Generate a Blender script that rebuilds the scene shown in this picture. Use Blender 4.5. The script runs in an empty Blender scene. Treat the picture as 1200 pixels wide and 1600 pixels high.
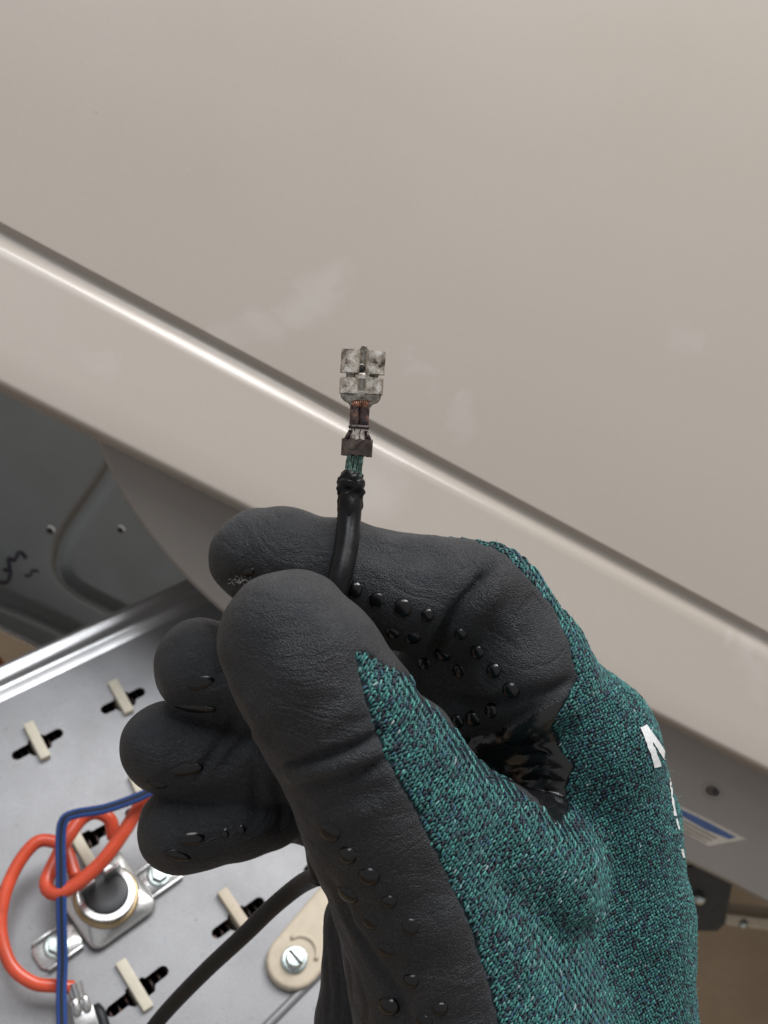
import bpy, bmesh, math, random
import numpy as np
from mathutils import Vector, Matrix, noise
from mathutils.bvhtree import BVHTree
from mathutils.geometry import tessellate_polygon

random.seed(7)
rng = np.random.default_rng(7)
S = bpy.context.scene
COL = S.collection
PI = math.pi

# ------------------------------------------------------------------ camera
FPX, CX, CY = 2000.0, 600.0, 800.0           # lens of the photograph in its own pixels
H = 0.694                                    # camera height above the floor (m)
PITCH = math.radians(50)                     # looking down
ROT = Matrix.Rotation(PI/2 - PITCH, 3, 'X')
Rn = np.array(ROT)
cam_d = bpy.data.cameras.new('camera')
cam = bpy.data.objects.new('camera', cam_d)
COL.objects.link(cam)
cam.location = (0, 0, H)
cam.rotation_euler = (PI/2 - PITCH, 0, 0)
cam_d.sensor_fit = 'HORIZONTAL'
cam_d.sensor_width = 36.0
cam_d.lens = FPX / 1200.0 * 36.0
cam_d.clip_start = 0.01
cam_d.clip_end = 50
cam_d.dof.use_dof = True
cam_d.dof.focus_distance = 0.222
cam_d.dof.aperture_fstop = 50
S.camera = cam

def W(c):
    """millimetres in the design frame (x right, y up, z towards the viewer) -> world metres"""
    c = np.asarray(c, float) * 0.001
    return c @ Rn.T + np.array([0, 0, H])
def WD(v):
    return np.asarray(v, float) @ Rn.T
def P(px, py, d):
    return np.array([(px - CX) * d / FPX, (CY - py) * d / FPX, -d])
def unit(v):
    v = np.asarray(v, float)
    return v / np.linalg.norm(v)

# ------------------------------------------------------------------ light
S.view_settings.view_transform = 'Standard'
S.view_settings.look = 'None'
S.view_settings.exposure = 0.0
S.view_settings.gamma = 1.0
world = bpy.data.worlds.new('World')
S.world = world
world.use_nodes = True
bg = world.node_tree.nodes['Background']
bg.inputs[0].default_value = (0.985, 0.985, 1.0, 1)
bg.inputs[1].default_value = 0.42

def area(name, pos, target, sx, sy, power, col):
    l = bpy.data.lights.new(name, 'AREA')
    l.shape = 'RECTANGLE'; l.size = sx; l.size_y = sy; l.energy = power; l.color = col
    o = bpy.data.objects.new(name, l); COL.objects.link(o)
    p, t = Vector(W(pos)), Vector(W(target))
    o.location = p
    o.rotation_euler = (t - p).to_track_quat('-Z', 'Y').to_euler()
    return o
area('window_light', (650, 1080, -110), (0, -30, -380), 0.58, 0.58, 15, (1.0, 0.985, 0.97))
area('room_light', (150, 1300, 430), (0, -50, -350), 0.75, 0.75, 10, (0.93, 0.96, 1.0))

# ------------------------------------------------------------------ object helpers
class T:                                     # a thing: an Empty at its base
    pass
def tag(o, label=None, cat=None, group=None, kind=None):
    if label: o['label'] = label
    if cat: o['category'] = cat
    if group: o['group'] = group
    if kind: o['kind'] = kind
    return o
def thing(name, label, cat, base, group=None):
    o = bpy.data.objects.new(name, None); COL.objects.link(o)
    o.empty_display_size = 0.01
    o.location = Vector(W(base))
    return tag(o, label, cat, group)
def new_mesh(name, verts, faces, mat, smooth=True, world_space=False, base=None, attr=None):
    """verts in design mm (numpy Nx3); faces list or int array of triangles"""
    v = np.asarray(verts, float)
    v = v if world_space else W(v)
    if base is not None: v = v - np.asarray(base)
    me = bpy.data.meshes.new(name)
    if isinstance(faces, np.ndarray):
        n, k = faces.shape
        me.vertices.add(len(v)); me.vertices.foreach_set('co', v.astype(np.float32).ravel())
        me.loops.add(n*k); me.loops.foreach_set('vertex_index', faces.astype(np.int32).ravel())
        me.polygons.add(n)
        me.polygons.foreach_set('loop_start', np.arange(0, n*k, k, dtype=np.int32))
        me.update(calc_edges=True); me.validate()
    else:
        me.from_pydata([tuple(x) for x in v], [], [tuple(f) for f in faces])
        me.update()
    if mat: me.materials.append(mat)
    if len(me.polygons): me.polygons.foreach_set('use_smooth', np.full(len(me.polygons), smooth))
    if attr is not None:
        a = me.color_attributes.new('tint', 'FLOAT_COLOR', 'POINT')
        a.data.foreach_set('color', np.asarray(attr, np.float32).ravel())
    return me
def add(name, verts, faces, mat, parent=None, smooth=True, attr=None, sharp=None):
    base = None
    if parent is not None:
        q = parent; loc = np.zeros(3)
        while q is not None:
            loc = loc + np.array(q.location); q = q.parent
        base = loc
    me = new_mesh(name, verts, faces, mat, smooth, base=base, attr=attr)
    if sharp is not None and smooth:
        me.set_sharp_from_angle(angle=math.radians(sharp))
    o = bpy.data.objects.new(name, me); COL.objects.link(o)
    if parent is not None: o.parent = parent
    return o
def place(name, me, parent, pos, X, Y, Z, scale=(1, 1, 1)):
    """a shared mesh (built in mm round its own origin) set at pos with axes X,Y,Z (design frame)"""
    o = bpy.data.objects.new(name, me); COL.objects.link(o)
    q = parent; loc = np.zeros(3)
    while q is not None:
        loc = loc + np.array(q.location); q = q.parent
    if parent is not None: o.parent = parent
    p = W(pos) - loc
    a, b, c = WD(X)*scale[0], WD(Y)*scale[1], WD(Z)*scale[2]
    o.matrix_basis = Matrix(((a[0], b[0], c[0], p[0]), (a[1], b[1], c[1], p[1]), (a[2], b[2], c[2], p[2]), (0, 0, 0, 1)))
    return o
def raw_mesh(name, verts, faces, mat, smooth=True, sharp=None):
    me = new_mesh(name, np.asarray(verts, float)*0.001, faces, mat, smooth, world_space=True)
    if sharp is not None: me.set_sharp_from_angle(angle=math.radians(sharp))
    return me

# geometry makers: each returns (verts, faces)
def join(*ms):
    V, F, n = [], [], 0
    for v, f in ms:
        V.append(np.asarray(v, float)); F += [tuple(int(i)+n for i in q) for q in f]; n += len(v)
    return np.vstack(V), F
def box(o, X, Y, Z, x0, x1, y0, y1, z0, z1, bev=0.0):
    bm = bmesh.new()
    vs = [bm.verts.new((x, y, z)) for x in (x0, x1) for y in (y0, y1) for z in (z0, z1)]
    for f in ((0, 1, 3, 2), (4, 6, 7, 5), (0, 4, 5, 1), (2, 3, 7, 6), (0, 2, 6, 4), (1, 5, 7, 3)):
        bm.faces.new([vs[i] for i in f])
    if bev: bmesh.ops.bevel(bm, geom=bm.edges[:], offset=bev, segments=2, affect='EDGES', profile=0.6)
    bmesh.ops.recalc_face_normals(bm, faces=bm.faces)
    return frame(bm_out(bm), o, X, Y, Z)
def bm_out(bm):
    bm.verts.index_update()
    v = np.array([tuple(x.co) for x in bm.verts]); f = [[q.index for q in p.verts] for p in bm.faces]
    bm.free(); return v, f
def frame(m, o, X, Y, Z):
    v, f = m
    return np.asarray(o) + v[:, :1]*np.asarray(X) + v[:, 1:2]*np.asarray(Y) + v[:, 2:3]*np.asarray(Z), f
def spline(pts, n=8):
    p = np.asarray(pts, float)
    p = np.vstack([2*p[0]-p[1], p, 2*p[-1]-p[-2]])
    out = []
    for i in range(1, len(p)-2):
        for t in np.linspace(0, 1, n, endpoint=False):
            a, b, c, d = p[i-1], p[i], p[i+1], p[i+2]
            out.append(0.5*((2*b)+(-a+c)*t+(2*a-5*b+4*c-d)*t*t+(-a+3*b-3*c+d)*t**3))
    out.append(p[-2]); return np.array(out)
def tube(path, r, sides=16, cap=True, prof=None):
    path = np.asarray(path, float); n = len(path)
    r = np.broadcast_to(np.asarray(r, float), (n,))
    tan = np.gradient(path, axis=0); tan /= np.linalg.norm(tan, axis=1)[:, None]
    ref = np.array([0, 0, 1.0]) if abs(tan[0][2]) < .9 else np.array([1.0, 0, 0])
    u = unit(ref - tan[0]*np.dot(ref, tan[0])); V = []
    for i in range(n):
        u = unit(u - tan[i]*np.dot(u, tan[i])); w = np.cross(tan[i], u)
        for k in range(sides):
            a = 2*PI*k/sides
            m = 1.0 if prof is None else prof(i, a)
            V.append(path[i] + r[i]*m*(math.cos(a)*u + math.sin(a)*w))
    F = [(i*sides+k, i*sides+(k+1) % sides, (i+1)*sides+(k+1) % sides, (i+1)*sides+k) for i in range(n-1) for k in range(sides)]
    if cap:
        F.append(tuple(range(sides))[::-1]); F.append(tuple((n-1)*sides+k for k in range(sides)))
    return np.array(V), F
def lathe(prof, sides=32, close=False):
    """prof [(r,z)...] -> solid of revolution round +z"""
    V = [(r*math.cos(2*PI*k/sides), r*math.sin(2*PI*k/sides), z) for r, z in prof for k in range(sides)]
    n = len(prof)
    F = [(i*sides+k, i*sides+(k+1) % sides, (i+1)*sides+(k+1) % sides, (i+1)*sides+k) for i in range(n-1) for k in range(sides)]
    F.append(tuple(range(sides))[::-1]); F.append(tuple((n-1)*sides+k for k in range(sides)))
    return np.array(V, float), F
def plate(loops, z0, z1, bev=0.0):
    """outline plus holes (2D loops) -> plate between z0 and z1 with real hole walls"""
    polys = [[Vector((x, y, 0)) for x, y in l] for l in loops]
    tri = tessellate_polygon(polys)
    flat = [p for l in loops for p in l]; n = len(flat)
    V = [(x, y, z1) for x, y in flat] + [(x, y, z0) for x, y in flat]
    F = []
    for a, b, c in tri:
        A, B, C_ = flat[a], flat[b], flat[c]
        if (B[0]-A[0])*(C_[1]-A[1]) - (B[1]-A[1])*(C_[0]-A[0]) < 0: b, c = c, b
        F.append((a, b, c)); F.append((a+n, c+n, b+n))
    s = 0
    for l in loops:
        m = len(l)
        ar = sum(l[i][0]*l[(i+1) % m][1]-l[(i+1) % m][0]*l[i][1] for i in range(m))
        hole = s > 0
        for i in range(m):
            a, b = s+i, s+(i+1) % m
            q = (a, a+n, b+n, b)
            F.append(q if (ar > 0) != hole else q[::-1])
        s += m
    if bev:
        V2 = np.array(V, float)
    return np.array(V, float), F

# ------------------------------------------------------------------ materials
class N:
    def __init__(s, name):
        s.m = bpy.data.materials.new(name); s.m.use_nodes = True
        s.t = s.m.node_tree; s.n = s.t.nodes; s.b = s.n['Principled BSDF']
    def new(s, typ, **kw):
        x = s.n.new(typ)
        for k, v in kw.items():
            if k.startswith('i_'):
                key = k[2:]
                x.inputs[int(key) if key.isdigit() else key].default_value = v
            else: setattr(x, k, v)
        return x
    def link(s, a, b): s.t.links.new(a, b)
    def coord(s, kind='Object'):
        return s.new('ShaderNodeTexCoord').outputs[kind]
    def noise(s, scale, detail=4, rough=0.55, vec=None, dist=0.0, out='Fac'):
        x = s.new('ShaderNodeTexNoise'); x.inputs['Scale'].default_value = scale
        x.inputs['Detail'].default_value = detail; x.inputs['Roughness'].default_value = rough
        x.inputs['Distortion'].default_value = dist
        s.link(vec if vec is not None else s.coord(), x.inputs['Vector'])
        return x.outputs[out]
    def ramp(s, fac, stops, interp='LINEAR'):
        x = s.new('ShaderNodeValToRGB'); r = x.color_ramp; r.interpolation = interp
        while len(r.elements) < len(stops): r.elements.new(0.5)
        for e, (p, c) in zip(r.elements, stops):
            e.position = p
            e.color = (c, c, c, 1) if isinstance(c, (int, float)) else (*c, 1)
        s.link(fac, x.inputs[0]); return x.outputs[0]
    def mix(s, fac, a, b, blend='MIX'):
        x = s.new('ShaderNodeMix', data_type='RGBA', blend_type=blend)
        for sock, v in ((x.inputs[0], fac), (x.inputs[6], a), (x.inputs[7], b)):
            if isinstance(v, (int, float)): sock.default_value = v
            elif isinstance(v, tuple): sock.default_value = (*v, 1)
            else: s.link(v, sock)
        return x.outputs[2]
    def math(s, op, a, b=None):
        x = s.new('ShaderNodeMath', operation=op)
        for sock, v in zip(x.inputs, (a, b)):
            if v is None: continue
            if isinstance(v, (int, float)): sock.default_value = v
            else: s.link(v, sock)
        return x.outputs[0]
    def bump(s, h, strength, dist, normal=None):
        x = s.new('ShaderNodeBump'); x.inputs['Strength'].default_value = strength
        x.inputs['Distance'].default_value = dist
        s.link(h, x.inputs['Height'])
        if normal is not None: s.link(normal, x.inputs['Normal'])
        s.link(x.outputs[0], s.b.inputs['Normal']); return x.outputs[0]
    def set(s, **kw):
        names = dict(col='Base Color', rough='Roughness', metal='Metallic', spec='Specular IOR Level', coat='Coat Weight', coat_rough='Coat Roughness', sheen='Sheen Weight', aniso='Anisotropic')
        for k, v in kw.items():
            sock = s.b.inputs[names[k]]
            if isinstance(v, (int, float)): sock.default_value = v
            elif isinstance(v, tuple): sock.default_value = (*v, 1)
            else: s.link(v, sock)
        return s

def simple(name, col, rough, metal=0.0, spec=0.5, var=0.15, scale=300, bump=0.0, bscale=800):
    m = N(name)
    f = m.noise(scale, 5, 0.6)
    lo = tuple(c*(1-var) for c in col); hi = tuple(min(1, c*(1+var)) for c in col)
    m.set(col=m.ramp(f, [(0.3, lo), (0.7, hi)]), rough=rough, metal=metal, spec=spec)
    if bump: m.bump(m.noise(bscale, 4, 0.6), bump, 0.0003)
    return m.m

# black foam nitrile
def mat_foam():
    m = N('foam_nitrile')
    f = m.noise(55, 3, 0.5); g = m.noise(3600, 2, 0.6)
    c = m.mix(m.ramp(f, [(0.35, 0.0), (0.65, 1.0)]), (0.0066, 0.0075, 0.0095), (0.0140, 0.0160, 0.0205))
    sp = m.noise(2600, 2, 0.6)
    c = m.mix(m.ramp(sp, [(0.52, 0.0), (0.72, 0.5)]), c, (0.055, 0.057, 0.060))
    r = m.ramp(m.noise(120, 4, 0.6), [(0.3, 0.40), (0.7, 0.66)])
    m.set(col=c, rough=r, spec=0.42, sheen=0.06)
    m.b.inputs['Sheen Roughness'].default_value = 0.5
    h = m.math('ADD', m.math('MULTIPLY', g, 0.75), m.math('MULTIPLY', m.noise(600, 4, 0.65), 0.28))
    w = m.new('ShaderNodeMapping'); m.link(m.coord(), w.inputs[0]); w.inputs['Scale'].default_value = (60, 60, 170)
    rd = m.math('ABSOLUTE', m.math('SUBTRACT', m.noise(1.0, 4, 0.6, vec=w.outputs[0], dist=0.9), 0.5))
    h = m.math('ADD', h, m.math('MULTIPLY', m.ramp(rd, [(0.0, 0.0), (0.08, 1.0)]), 0.30))
    m.bump(h, 1.0, 0.0005)
    return m.m
def mat_gloss_black(name='gloss_nitrile', rough=0.20, col=(0.005, 0.005, 0.006), spec=0.45):
    m = N(name)
    m.set(col=col, rough=m.ramp(m.noise(400, 3), [(0.3, rough*0.7), (0.7, rough*1.5)]), spec=spec)
    m.bump(m.noise(700, 3), 0.2, 0.0002)
    return m.m
def mat_yarn():
    m = N('knit_yarn')
    a = m.new('ShaderNodeVertexColor'); a.layer_name = 'tint'
    f = m.noise(3500, 2, 0.6)
    c = m.mix(m.ramp(f, [(0.35, 0.0), (0.7, 1.0)]), m.mix(1.0, a.outputs[0], (0.62, 0.62, 0.66), 'MULTIPLY'), a.outputs[0])
    m.set(col=c, rough=0.62, spec=0.35, sheen=0.12)
    m.bump(m.noise(4500, 2), 0.4, 0.0001)
    return m.m
def mat_knit_base():
    m = N('knit_ground')
    c = m.ramp(m.noise(900, 3, 0.6), [(0.35, (0.005, 0.009, 0.014)), (0.65, (0.009, 0.030, 0.034))])
    m.set(col=c, rough=0.8, spec=0.2)
    m.bump(m.noise(1800, 3), 0.5, 0.0003)
    return m.m
PALE_REFLECTIONS = []
def mark_at(x, y): return (0, 0, 0)
def mat_paint():
    m = N('silver_paint')
    fl = m.noise(2600, 2, 0.7)
    c = m.ramp(fl, [(0.25, (0.362, 0.319, 0.275)), (0.75, (0.420, 0.373, 0.325))])
    co = m.coord()
    sm = m.noise(7.5, 5, 0.6, dist=0.4)
    c = m.mix(m.ramp(sm, [(0.40, 0.0), (0.62, 0.22)]), c, (0.42, 0.385, 0.355))
    # pale reflections painted into the base colour, with ragged edges
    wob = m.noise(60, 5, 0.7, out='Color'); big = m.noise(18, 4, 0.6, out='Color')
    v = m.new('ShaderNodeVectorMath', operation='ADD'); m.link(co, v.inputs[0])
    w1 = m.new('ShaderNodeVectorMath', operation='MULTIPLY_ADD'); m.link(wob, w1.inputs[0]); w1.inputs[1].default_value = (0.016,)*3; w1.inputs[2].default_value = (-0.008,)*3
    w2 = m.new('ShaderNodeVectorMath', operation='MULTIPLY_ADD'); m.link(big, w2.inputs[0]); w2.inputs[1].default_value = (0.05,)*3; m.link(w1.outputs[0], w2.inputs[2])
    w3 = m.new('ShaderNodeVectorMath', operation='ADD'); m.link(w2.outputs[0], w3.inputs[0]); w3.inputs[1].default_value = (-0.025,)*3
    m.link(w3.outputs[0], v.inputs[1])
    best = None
    for (sx, sy, rad) in PALE_REFLECTIONS:
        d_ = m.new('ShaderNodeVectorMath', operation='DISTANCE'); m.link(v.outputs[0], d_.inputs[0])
        d_.inputs[1].default_value = mark_at(sx, sy)
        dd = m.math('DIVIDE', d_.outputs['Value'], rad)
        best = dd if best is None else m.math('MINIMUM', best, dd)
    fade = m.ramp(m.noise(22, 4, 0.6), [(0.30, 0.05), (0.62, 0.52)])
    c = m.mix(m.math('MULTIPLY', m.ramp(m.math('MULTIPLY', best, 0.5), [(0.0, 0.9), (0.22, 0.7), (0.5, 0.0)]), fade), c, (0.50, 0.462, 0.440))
    for (sx, sy, rad) in SPECKS:
        d_ = m.new('ShaderNodeVectorMath', operation='DISTANCE'); m.link(v.outputs[0], d_.inputs[0]); d_.inputs[1].default_value = mark_at(sx, sy)
        c = m.mix(m.ramp(m.math('DIVIDE', d_.outputs['Value'], rad*2), [(0.25, 0.75), (0.5, 0.0)]), c, (0.10, 0.085, 0.07))
    dust = m.ramp(m.noise(900, 2, 0.5), [(0.735, 0.0), (0.76, 0.28)])
    c = m.mix(dust, c, (0.55, 0.53, 0.50))
    r = m.ramp(m.noise(14, 5, 0.6, dist=0.8), [(0.35, 0.34), (0.65, 0.44)])
    m.set(col=c, rough=r, metal=0.0, spec=0.2, coat=0.38, coat_rough=0.18)
    m.b.inputs['Coat IOR'].default_value = 1.85
    m.bump(m.math('ADD', m.math('MULTIPLY', m.noise(260, 3, 0.6), 0.05), m.noise(9, 2, 0.5)), 0.35, 0.0016)
    return m.m
def mat_panel_grey():
    m = N('grey_enamel')
    c = m.ramp(m.noise(2400, 2, 0.7), [(0.25, (0.225, 0.203, 0.184)), (0.75, (0.268, 0.242, 0.220))])
    c = m.mix(m.ramp(m.noise(20, 5, 0.6), [(0.4, 0.0), (0.7, 0.25)]), c, (0.18, 0.165, 0.15))
    m.set(col=c, rough=0.42, metal=0.1, spec=0.45)
    m.bump(m.noise(400, 3), 0.08, 0.0003)
    return m.m
def mat_zinc(name, a, b, rough=(0.34, 0.48), metal=0.85, grain=0.1):
    m = N(name)
    c = m.ramp(m.noise(1500, 3, 0.75), [(0.3, a), (0.7, b)])
    c = m.mix(m.ramp(m.noise(24, 5, 0.65, dist=0.6), [(0.42, 0.0), (0.7, 0.22)]), c, tuple(x*0.78 for x in a))
    c = m.mix(m.ramp(m.noise(650, 3, 0.6), [(0.66, 0.0), (0.72, 0.45)]), c, tuple(x*0.45 for x in a))
    m.set(col=c, rough=m.ramp(m.noise(40, 5, 0.6), [(0.3, rough[0]), (0.7, rough[1])]), metal=metal)
    m.bump(m.noise(1800, 3, 0.7), grain, 0.0003)
    return m.m
def mat_terminal(name='tinned_terminal', k=1.0):
    m = N(name)
    f = m.noise(520, 6, 0.75, dist=0.2)
    c = m.ramp(f, [(0.36, (0.07*k, 0.055*k, 0.045*k)), (0.44, (0.36*k, 0.315*k, 0.265*k)), (0.52, (0.64*k, 0.585*k, 0.51*k)), (0.61, (0.93*k, 0.89*k, 0.81*k))])
    g = m.noise(800, 3, 0.6)
    c = m.mix(m.ramp(g, [(0.60, 0.0), (0.70, 0.7)]), c, (0.40, 0.26, 0.17))
    m.set(col=c, rough=m.ramp(f, [(0.3, 0.46), (0.7, 0.28)]), metal=0.8)
    m.bump(m.noise(1400, 4, 0.65), 0.35, 0.0003)
    return m.m
def mat_burnt(name, dark, mid, hot, s=420, st=(0.36, 0.52, 0.66)):
    m = N(name)
    f = m.noise(s, 5, 0.65, dist=0.5)
    c = m.ramp(f, [(st[0], dark), (st[1], mid), (st[2], hot)])
    m.set(col=c, rough=0.42, metal=0.6)
    m.bump(m.noise(1500, 4), 0.4, 0.0003)
    return m.m
def mat_floor():
    m = N('brown_floor')
    c = m.ramp(m.noise(9, 6, 0.62, dist=0.4), [(0.3, (0.34, 0.24, 0.15)), (0.7, (0.52, 0.385, 0.255))])
    c = m.mix(m.ramp(m.noise(160, 5, 0.7), [(0.45, 0.0), (0.75, 0.5)]), c, (0.36, 0.27, 0.18))
    m.set(col=c, rough=0.75, spec=0.25)
    m.bump(m.noise(220, 5, 0.6), 0.3, 0.001)
    return m.m
def mat_label():
    m = N('label_paper')
    m.set(col=m.ramp(m.noise(500, 4), [(0.3, (0.40, 0.36, 0.31)), (0.7, (0.50, 0.46, 0.40))]), rough=0.5)
    return m.m
M = dict(web=mat_gloss_black('soaked_nitrile', 0.20, (0.007, 0.007, 0.008), 0.6),
    foam=mat_foam(), gloss=mat_gloss_black(), yarn=mat_yarn(), knit=mat_knit_base(), grey=mat_panel_grey(),
    plate=mat_zinc('galvanised_plate', (0.235, 0.234, 0.240), (0.29, 0.288, 0.293), rough=(0.40, 0.52), metal=0.45),
    back=mat_zinc('galvanised_back', (0.235, 0.25, 0.248), (0.295, 0.312, 0.31), rough=(0.30, 0.42), metal=0.25),
    wall=simple('light_block_dark', (0.085, 0.088, 0.094), 0.5, 0.0),  # dark tone of the added light-blocking plate
    dark=simple('dark_steel', (0.05, 0.052, 0.052), 0.5, 0.4),
    inside=simple('dark_inside', (0.035, 0.030, 0.028), 0.8),  # dark tone for the box, and for hole shade painted as discs
    tin=mat_terminal(), tin_dark=mat_terminal('dull_terminal', 0.5),
    copper=mat_burnt('burnt_copper', (0.030, 0.022, 0.024), (0.115, 0.076, 0.070), (0.50, 0.24, 0.15), 420, (0.44, 0.58, 0.72)),
    hot=mat_burnt('bright_copper', (0.12, 0.06, 0.045), (0.34, 0.15, 0.09), (0.60, 0.33, 0.22), 900),
    collar=mat_burnt('burnt_collar', (0.030, 0.023, 0.022), (0.085, 0.064, 0.058), (0.17, 0.13, 0.11)),
    strand=mat_burnt('bare_strand', (0.34, 0.25, 0.20), (0.68, 0.60, 0.54), (0.90, 0.85, 0.80), 700),
    green=mat_burnt('green_strand', (0.03, 0.045, 0.04), (0.10, 0.19, 0.155), (0.38, 0.50, 0.44), 600),
    pvc=mat_gloss_black('black_pvc', 0.30, (0.006, 0.006, 0.007), 0.20),
    rubber=simple('black_sleeve', (0.012, 0.0138, 0.016), 0.45, 0.0, 0.3, 0.2, 300, 0.1),
    red=simple('red_silicone', (0.62, 0.080, 0.035), 0.26, 0.0, 0.5, 0.22, 90, 0.15, 500),
    blue=simple('blue_pvc', (0.014, 0.052, 0.21), 0.38, 0.0, 0.5, 0.15, 60),
    stripe=simple('dark_stripe', (0.014, 0.016, 0.022), 0.4),
    cream=simple('cream_ceramic', (0.62, 0.57, 0.46), 0.62, 0.0, 0.4, 0.08, 250, 0.1),
    tan=simple('tan_ceramic', (0.58, 0.50, 0.385), 0.6, 0.0, 0.4, 0.08, 250, 0.1),
    steel=mat_zinc('bright_steel', (0.58, 0.575, 0.565), (0.74, 0.73, 0.71), rough=(0.18, 0.34), metal=0.95),
    rim=mat_zinc('rim_steel', (0.72, 0.72, 0.73), (0.82, 0.82, 0.82), rough=(0.30, 0.40), metal=0.9),
    screw=mat_zinc('zinc_screw', (0.42, 0.47, 0.45), (0.62, 0.68, 0.66), rough=(0.2, 0.36), metal=0.9),
    brass=simple('brass_ring', (0.45, 0.34, 0.20), 0.3, 0.85),
    phenolic=simple('black_phenolic', (0.030, 0.031, 0.033), 0.38),
    floor=mat_floor(), label=mat_label(),
    white=simple('white_print', (0.70, 0.71, 0.71), 0.6, 0.0, 0.3, 0.12, 1500, 0.4, 1500),
    ink=simple('purple_ink', (0.055, 0.045, 0.075), 0.6),
    blueprint=simple('label_blue', (0.045, 0.085, 0.21), 0.5),
    print_=simple('label_print', (0.20, 0.17, 0.14), 0.6),
    orange=simple('orange_jacket', (0.50, 0.16, 0.03), 0.45),
    fuzz=simple('teal_fuzz', (0.16, 0.36, 0.33), 0.9),
    lint=simple('lint', (0.55, 0.54, 0.52), 0.9),
)

# ------------------------------------------------------------------ floor
fl = W(np.zeros((1, 3)))
fv = np.array([(-4, -4, 0), (4, -4, 0), (4, 4, 0), (-4, 4, 0)], float)
me = new_mesh('floor', fv, [(0, 1, 2, 3)], M['floor'], False, world_space=True)
o = bpy.data.objects.new('floor', me); COL.objects.link(o)
tag(o, 'brown concrete floor below the appliance', kind='structure')

def plane_hit(px, py, o, n):
    r = P(px, py, 1.0)
    return r * (np.dot(o, n) / np.dot(r, n))

# ------------------------------------------------------------------ painted outer panel with its groove
R0, R1, B0 = P(0, 352, 400), P(1200, 992, 468), P(0, 605, 396)
pt = unit(R1 - R0); pq = B0 - R0; pq = unit(pq - pt*np.dot(pq, pt)); pn = np.cross(pq, pt)
if pn[2] < 0: pn = -pn
Bw = np.dot(B0 - R0, pq)
prof = [(-900, 0), (-300, 0), (-60, 0), (-6.0, 0), (-2.6, -0.05), (-1.6, -0.45), (-0.8, -1.3), (0.0, -2.2), (0.9, -2.7), (2.0, -2.62), (3.4, -2.05), (4.8, -1.2), (6.2, -0.4), (7.4, 0.0), (8.6, 0.3), (10.5, 0.55)]
prof = [tuple(p) for p in spline([(a, b) for a, b in prof], 3)]
tilt = math.tan(math.radians(8.0))
prof += [(Bw*k, 0.55 + (Bw*k-10.5)*tilt) for k in (0.5, 0.75, 0.955)]
eb = prof[-1][1]
for k in range(1, 9):
    a = k/8*PI/2
    prof.append((Bw - 1.6 + 1.6*math.sin(a), eb - 1.6 + 1.6*math.cos(a)))
prof += [(Bw, eb-14), (Bw-0.9, eb-14)]
for k in range(0, 7):
    a = PI/2*(1-k/6)
    prof.append((Bw - 1.6 + 0.7*math.sin(a), eb - 1.6 + 0.7*math.cos(a)))
prof += [(13, -0.35), (9, -2.2), (5, -4.4), (-3, -4.4), (-5, -1.0), (-900, -1.0)]
t_ = np.linspace(-260, 1150, 12)
V = []; nP = len(prof)
for t in t_:
    for a, b in prof: V.append(R0 + pt*t + pq*a + pn*b)
F = []
for i in range(len(t_)-1):
    for k in range(nP):
        a, b = i*nP+k, i*nP+(k+1) % nP
        F.append((a, b, b+nP, a+nP))
F.append(tuple(range(nP))); F.append(tuple((len(t_)-1)*nP+k for k in range(nP))[::-1])
SPECKS = [(1130, 208, 0.0011), (743, 612, 0.0007), (640, 315, 0.0007), (176, 172, 0.0007), (972, 488, 0.0006), (420, 640, 0.0006), (905, 300, 0.0005)]
PALE_REFLECTIONS = [(535, 440, 0.011), (510, 470, 0.013), (470, 480, 0.012), (400, 500, 0.012), (350, 520, 0.010), (655, 582, 0.006), (690, 640, 0.007), (700, 670, 0.006), (560, 770, 0.016), (600, 740, 0.010), (1200, 1040, 0.013), (1190, 1000, 0.008), (1150, 985, 0.004), (1185, 1075, 0.008), (720, 700, 0.005), (640, 555, 0.003), (1085, 510, 0.008), (140, 560, 0.008)]  # reflection patches painted paler on the panel
def mark_at(x, y):
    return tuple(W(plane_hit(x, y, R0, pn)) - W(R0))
root = thing('appliance_panel', 'large silver beige painted appliance panel with a pressed groove across it', 'panel', R0)
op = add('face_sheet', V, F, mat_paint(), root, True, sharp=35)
bm = bmesh.new(); bm.from_mesh(op.data); bmesh.ops.recalc_face_normals(bm, faces=bm.faces); bm.to_mesh(op.data); bm.free()

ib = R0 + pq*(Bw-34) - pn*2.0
add('light_block_wall', *box(ib, pt, pq, pn, -260, 1150, -1.0, 0.0, -165, 0), M['wall'], root, False)  # added plate: blocks light from behind and darkens the recess

# ------------------------------------------------------------------ grey lower panel below the lip
co = B0 - pn*6.0
ct = math.radians(14)
cq = unit(pq*math.cos(ct) - pn*math.sin(ct)); cn = np.cross(cq, pt)
if cn[2] < 0: cn = -cn
def onC(px, py):
    h = plane_hit(px, py, co, cn) - co
    return np.dot(h, pt), np.dot(h, cq)
edge = spline([(185, 640), (152, 682), (165, 722), (205, 795), (262, 872), (330, 942), (400, 995), (520, 1062), (700, 1152), (900, 1258), (1060, 1342), (1130, 1376), (1200, 1412), (1500, 1560)], 5)
cl = [onC(*e) for e in edge]
cl = [(x, y) for x, y in cl]
cl.append((cl[-1][0], -22)); cl.append((cl[0][0], -22))
root = thing('lower_panel', 'dull grey lower panel with curved end tucked under the painted panel', 'panel', co)
n = len(cl)
cv, rows = [], [(0.0, 0.0), (0.5, -0.15), (1.0, -0.6), (1.3, -1.4), (1.3, -3.2)]
cen = np.mean(np.array(cl), axis=0)
arr = np.array(cl)
nx = np.roll(arr, -1, 0) - np.roll(arr, 1, 0); nx = np.stack([nx[:, 1], -nx[:, 0]], 1); nx /= np.linalg.norm(nx, axis=1)[:, None]
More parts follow.
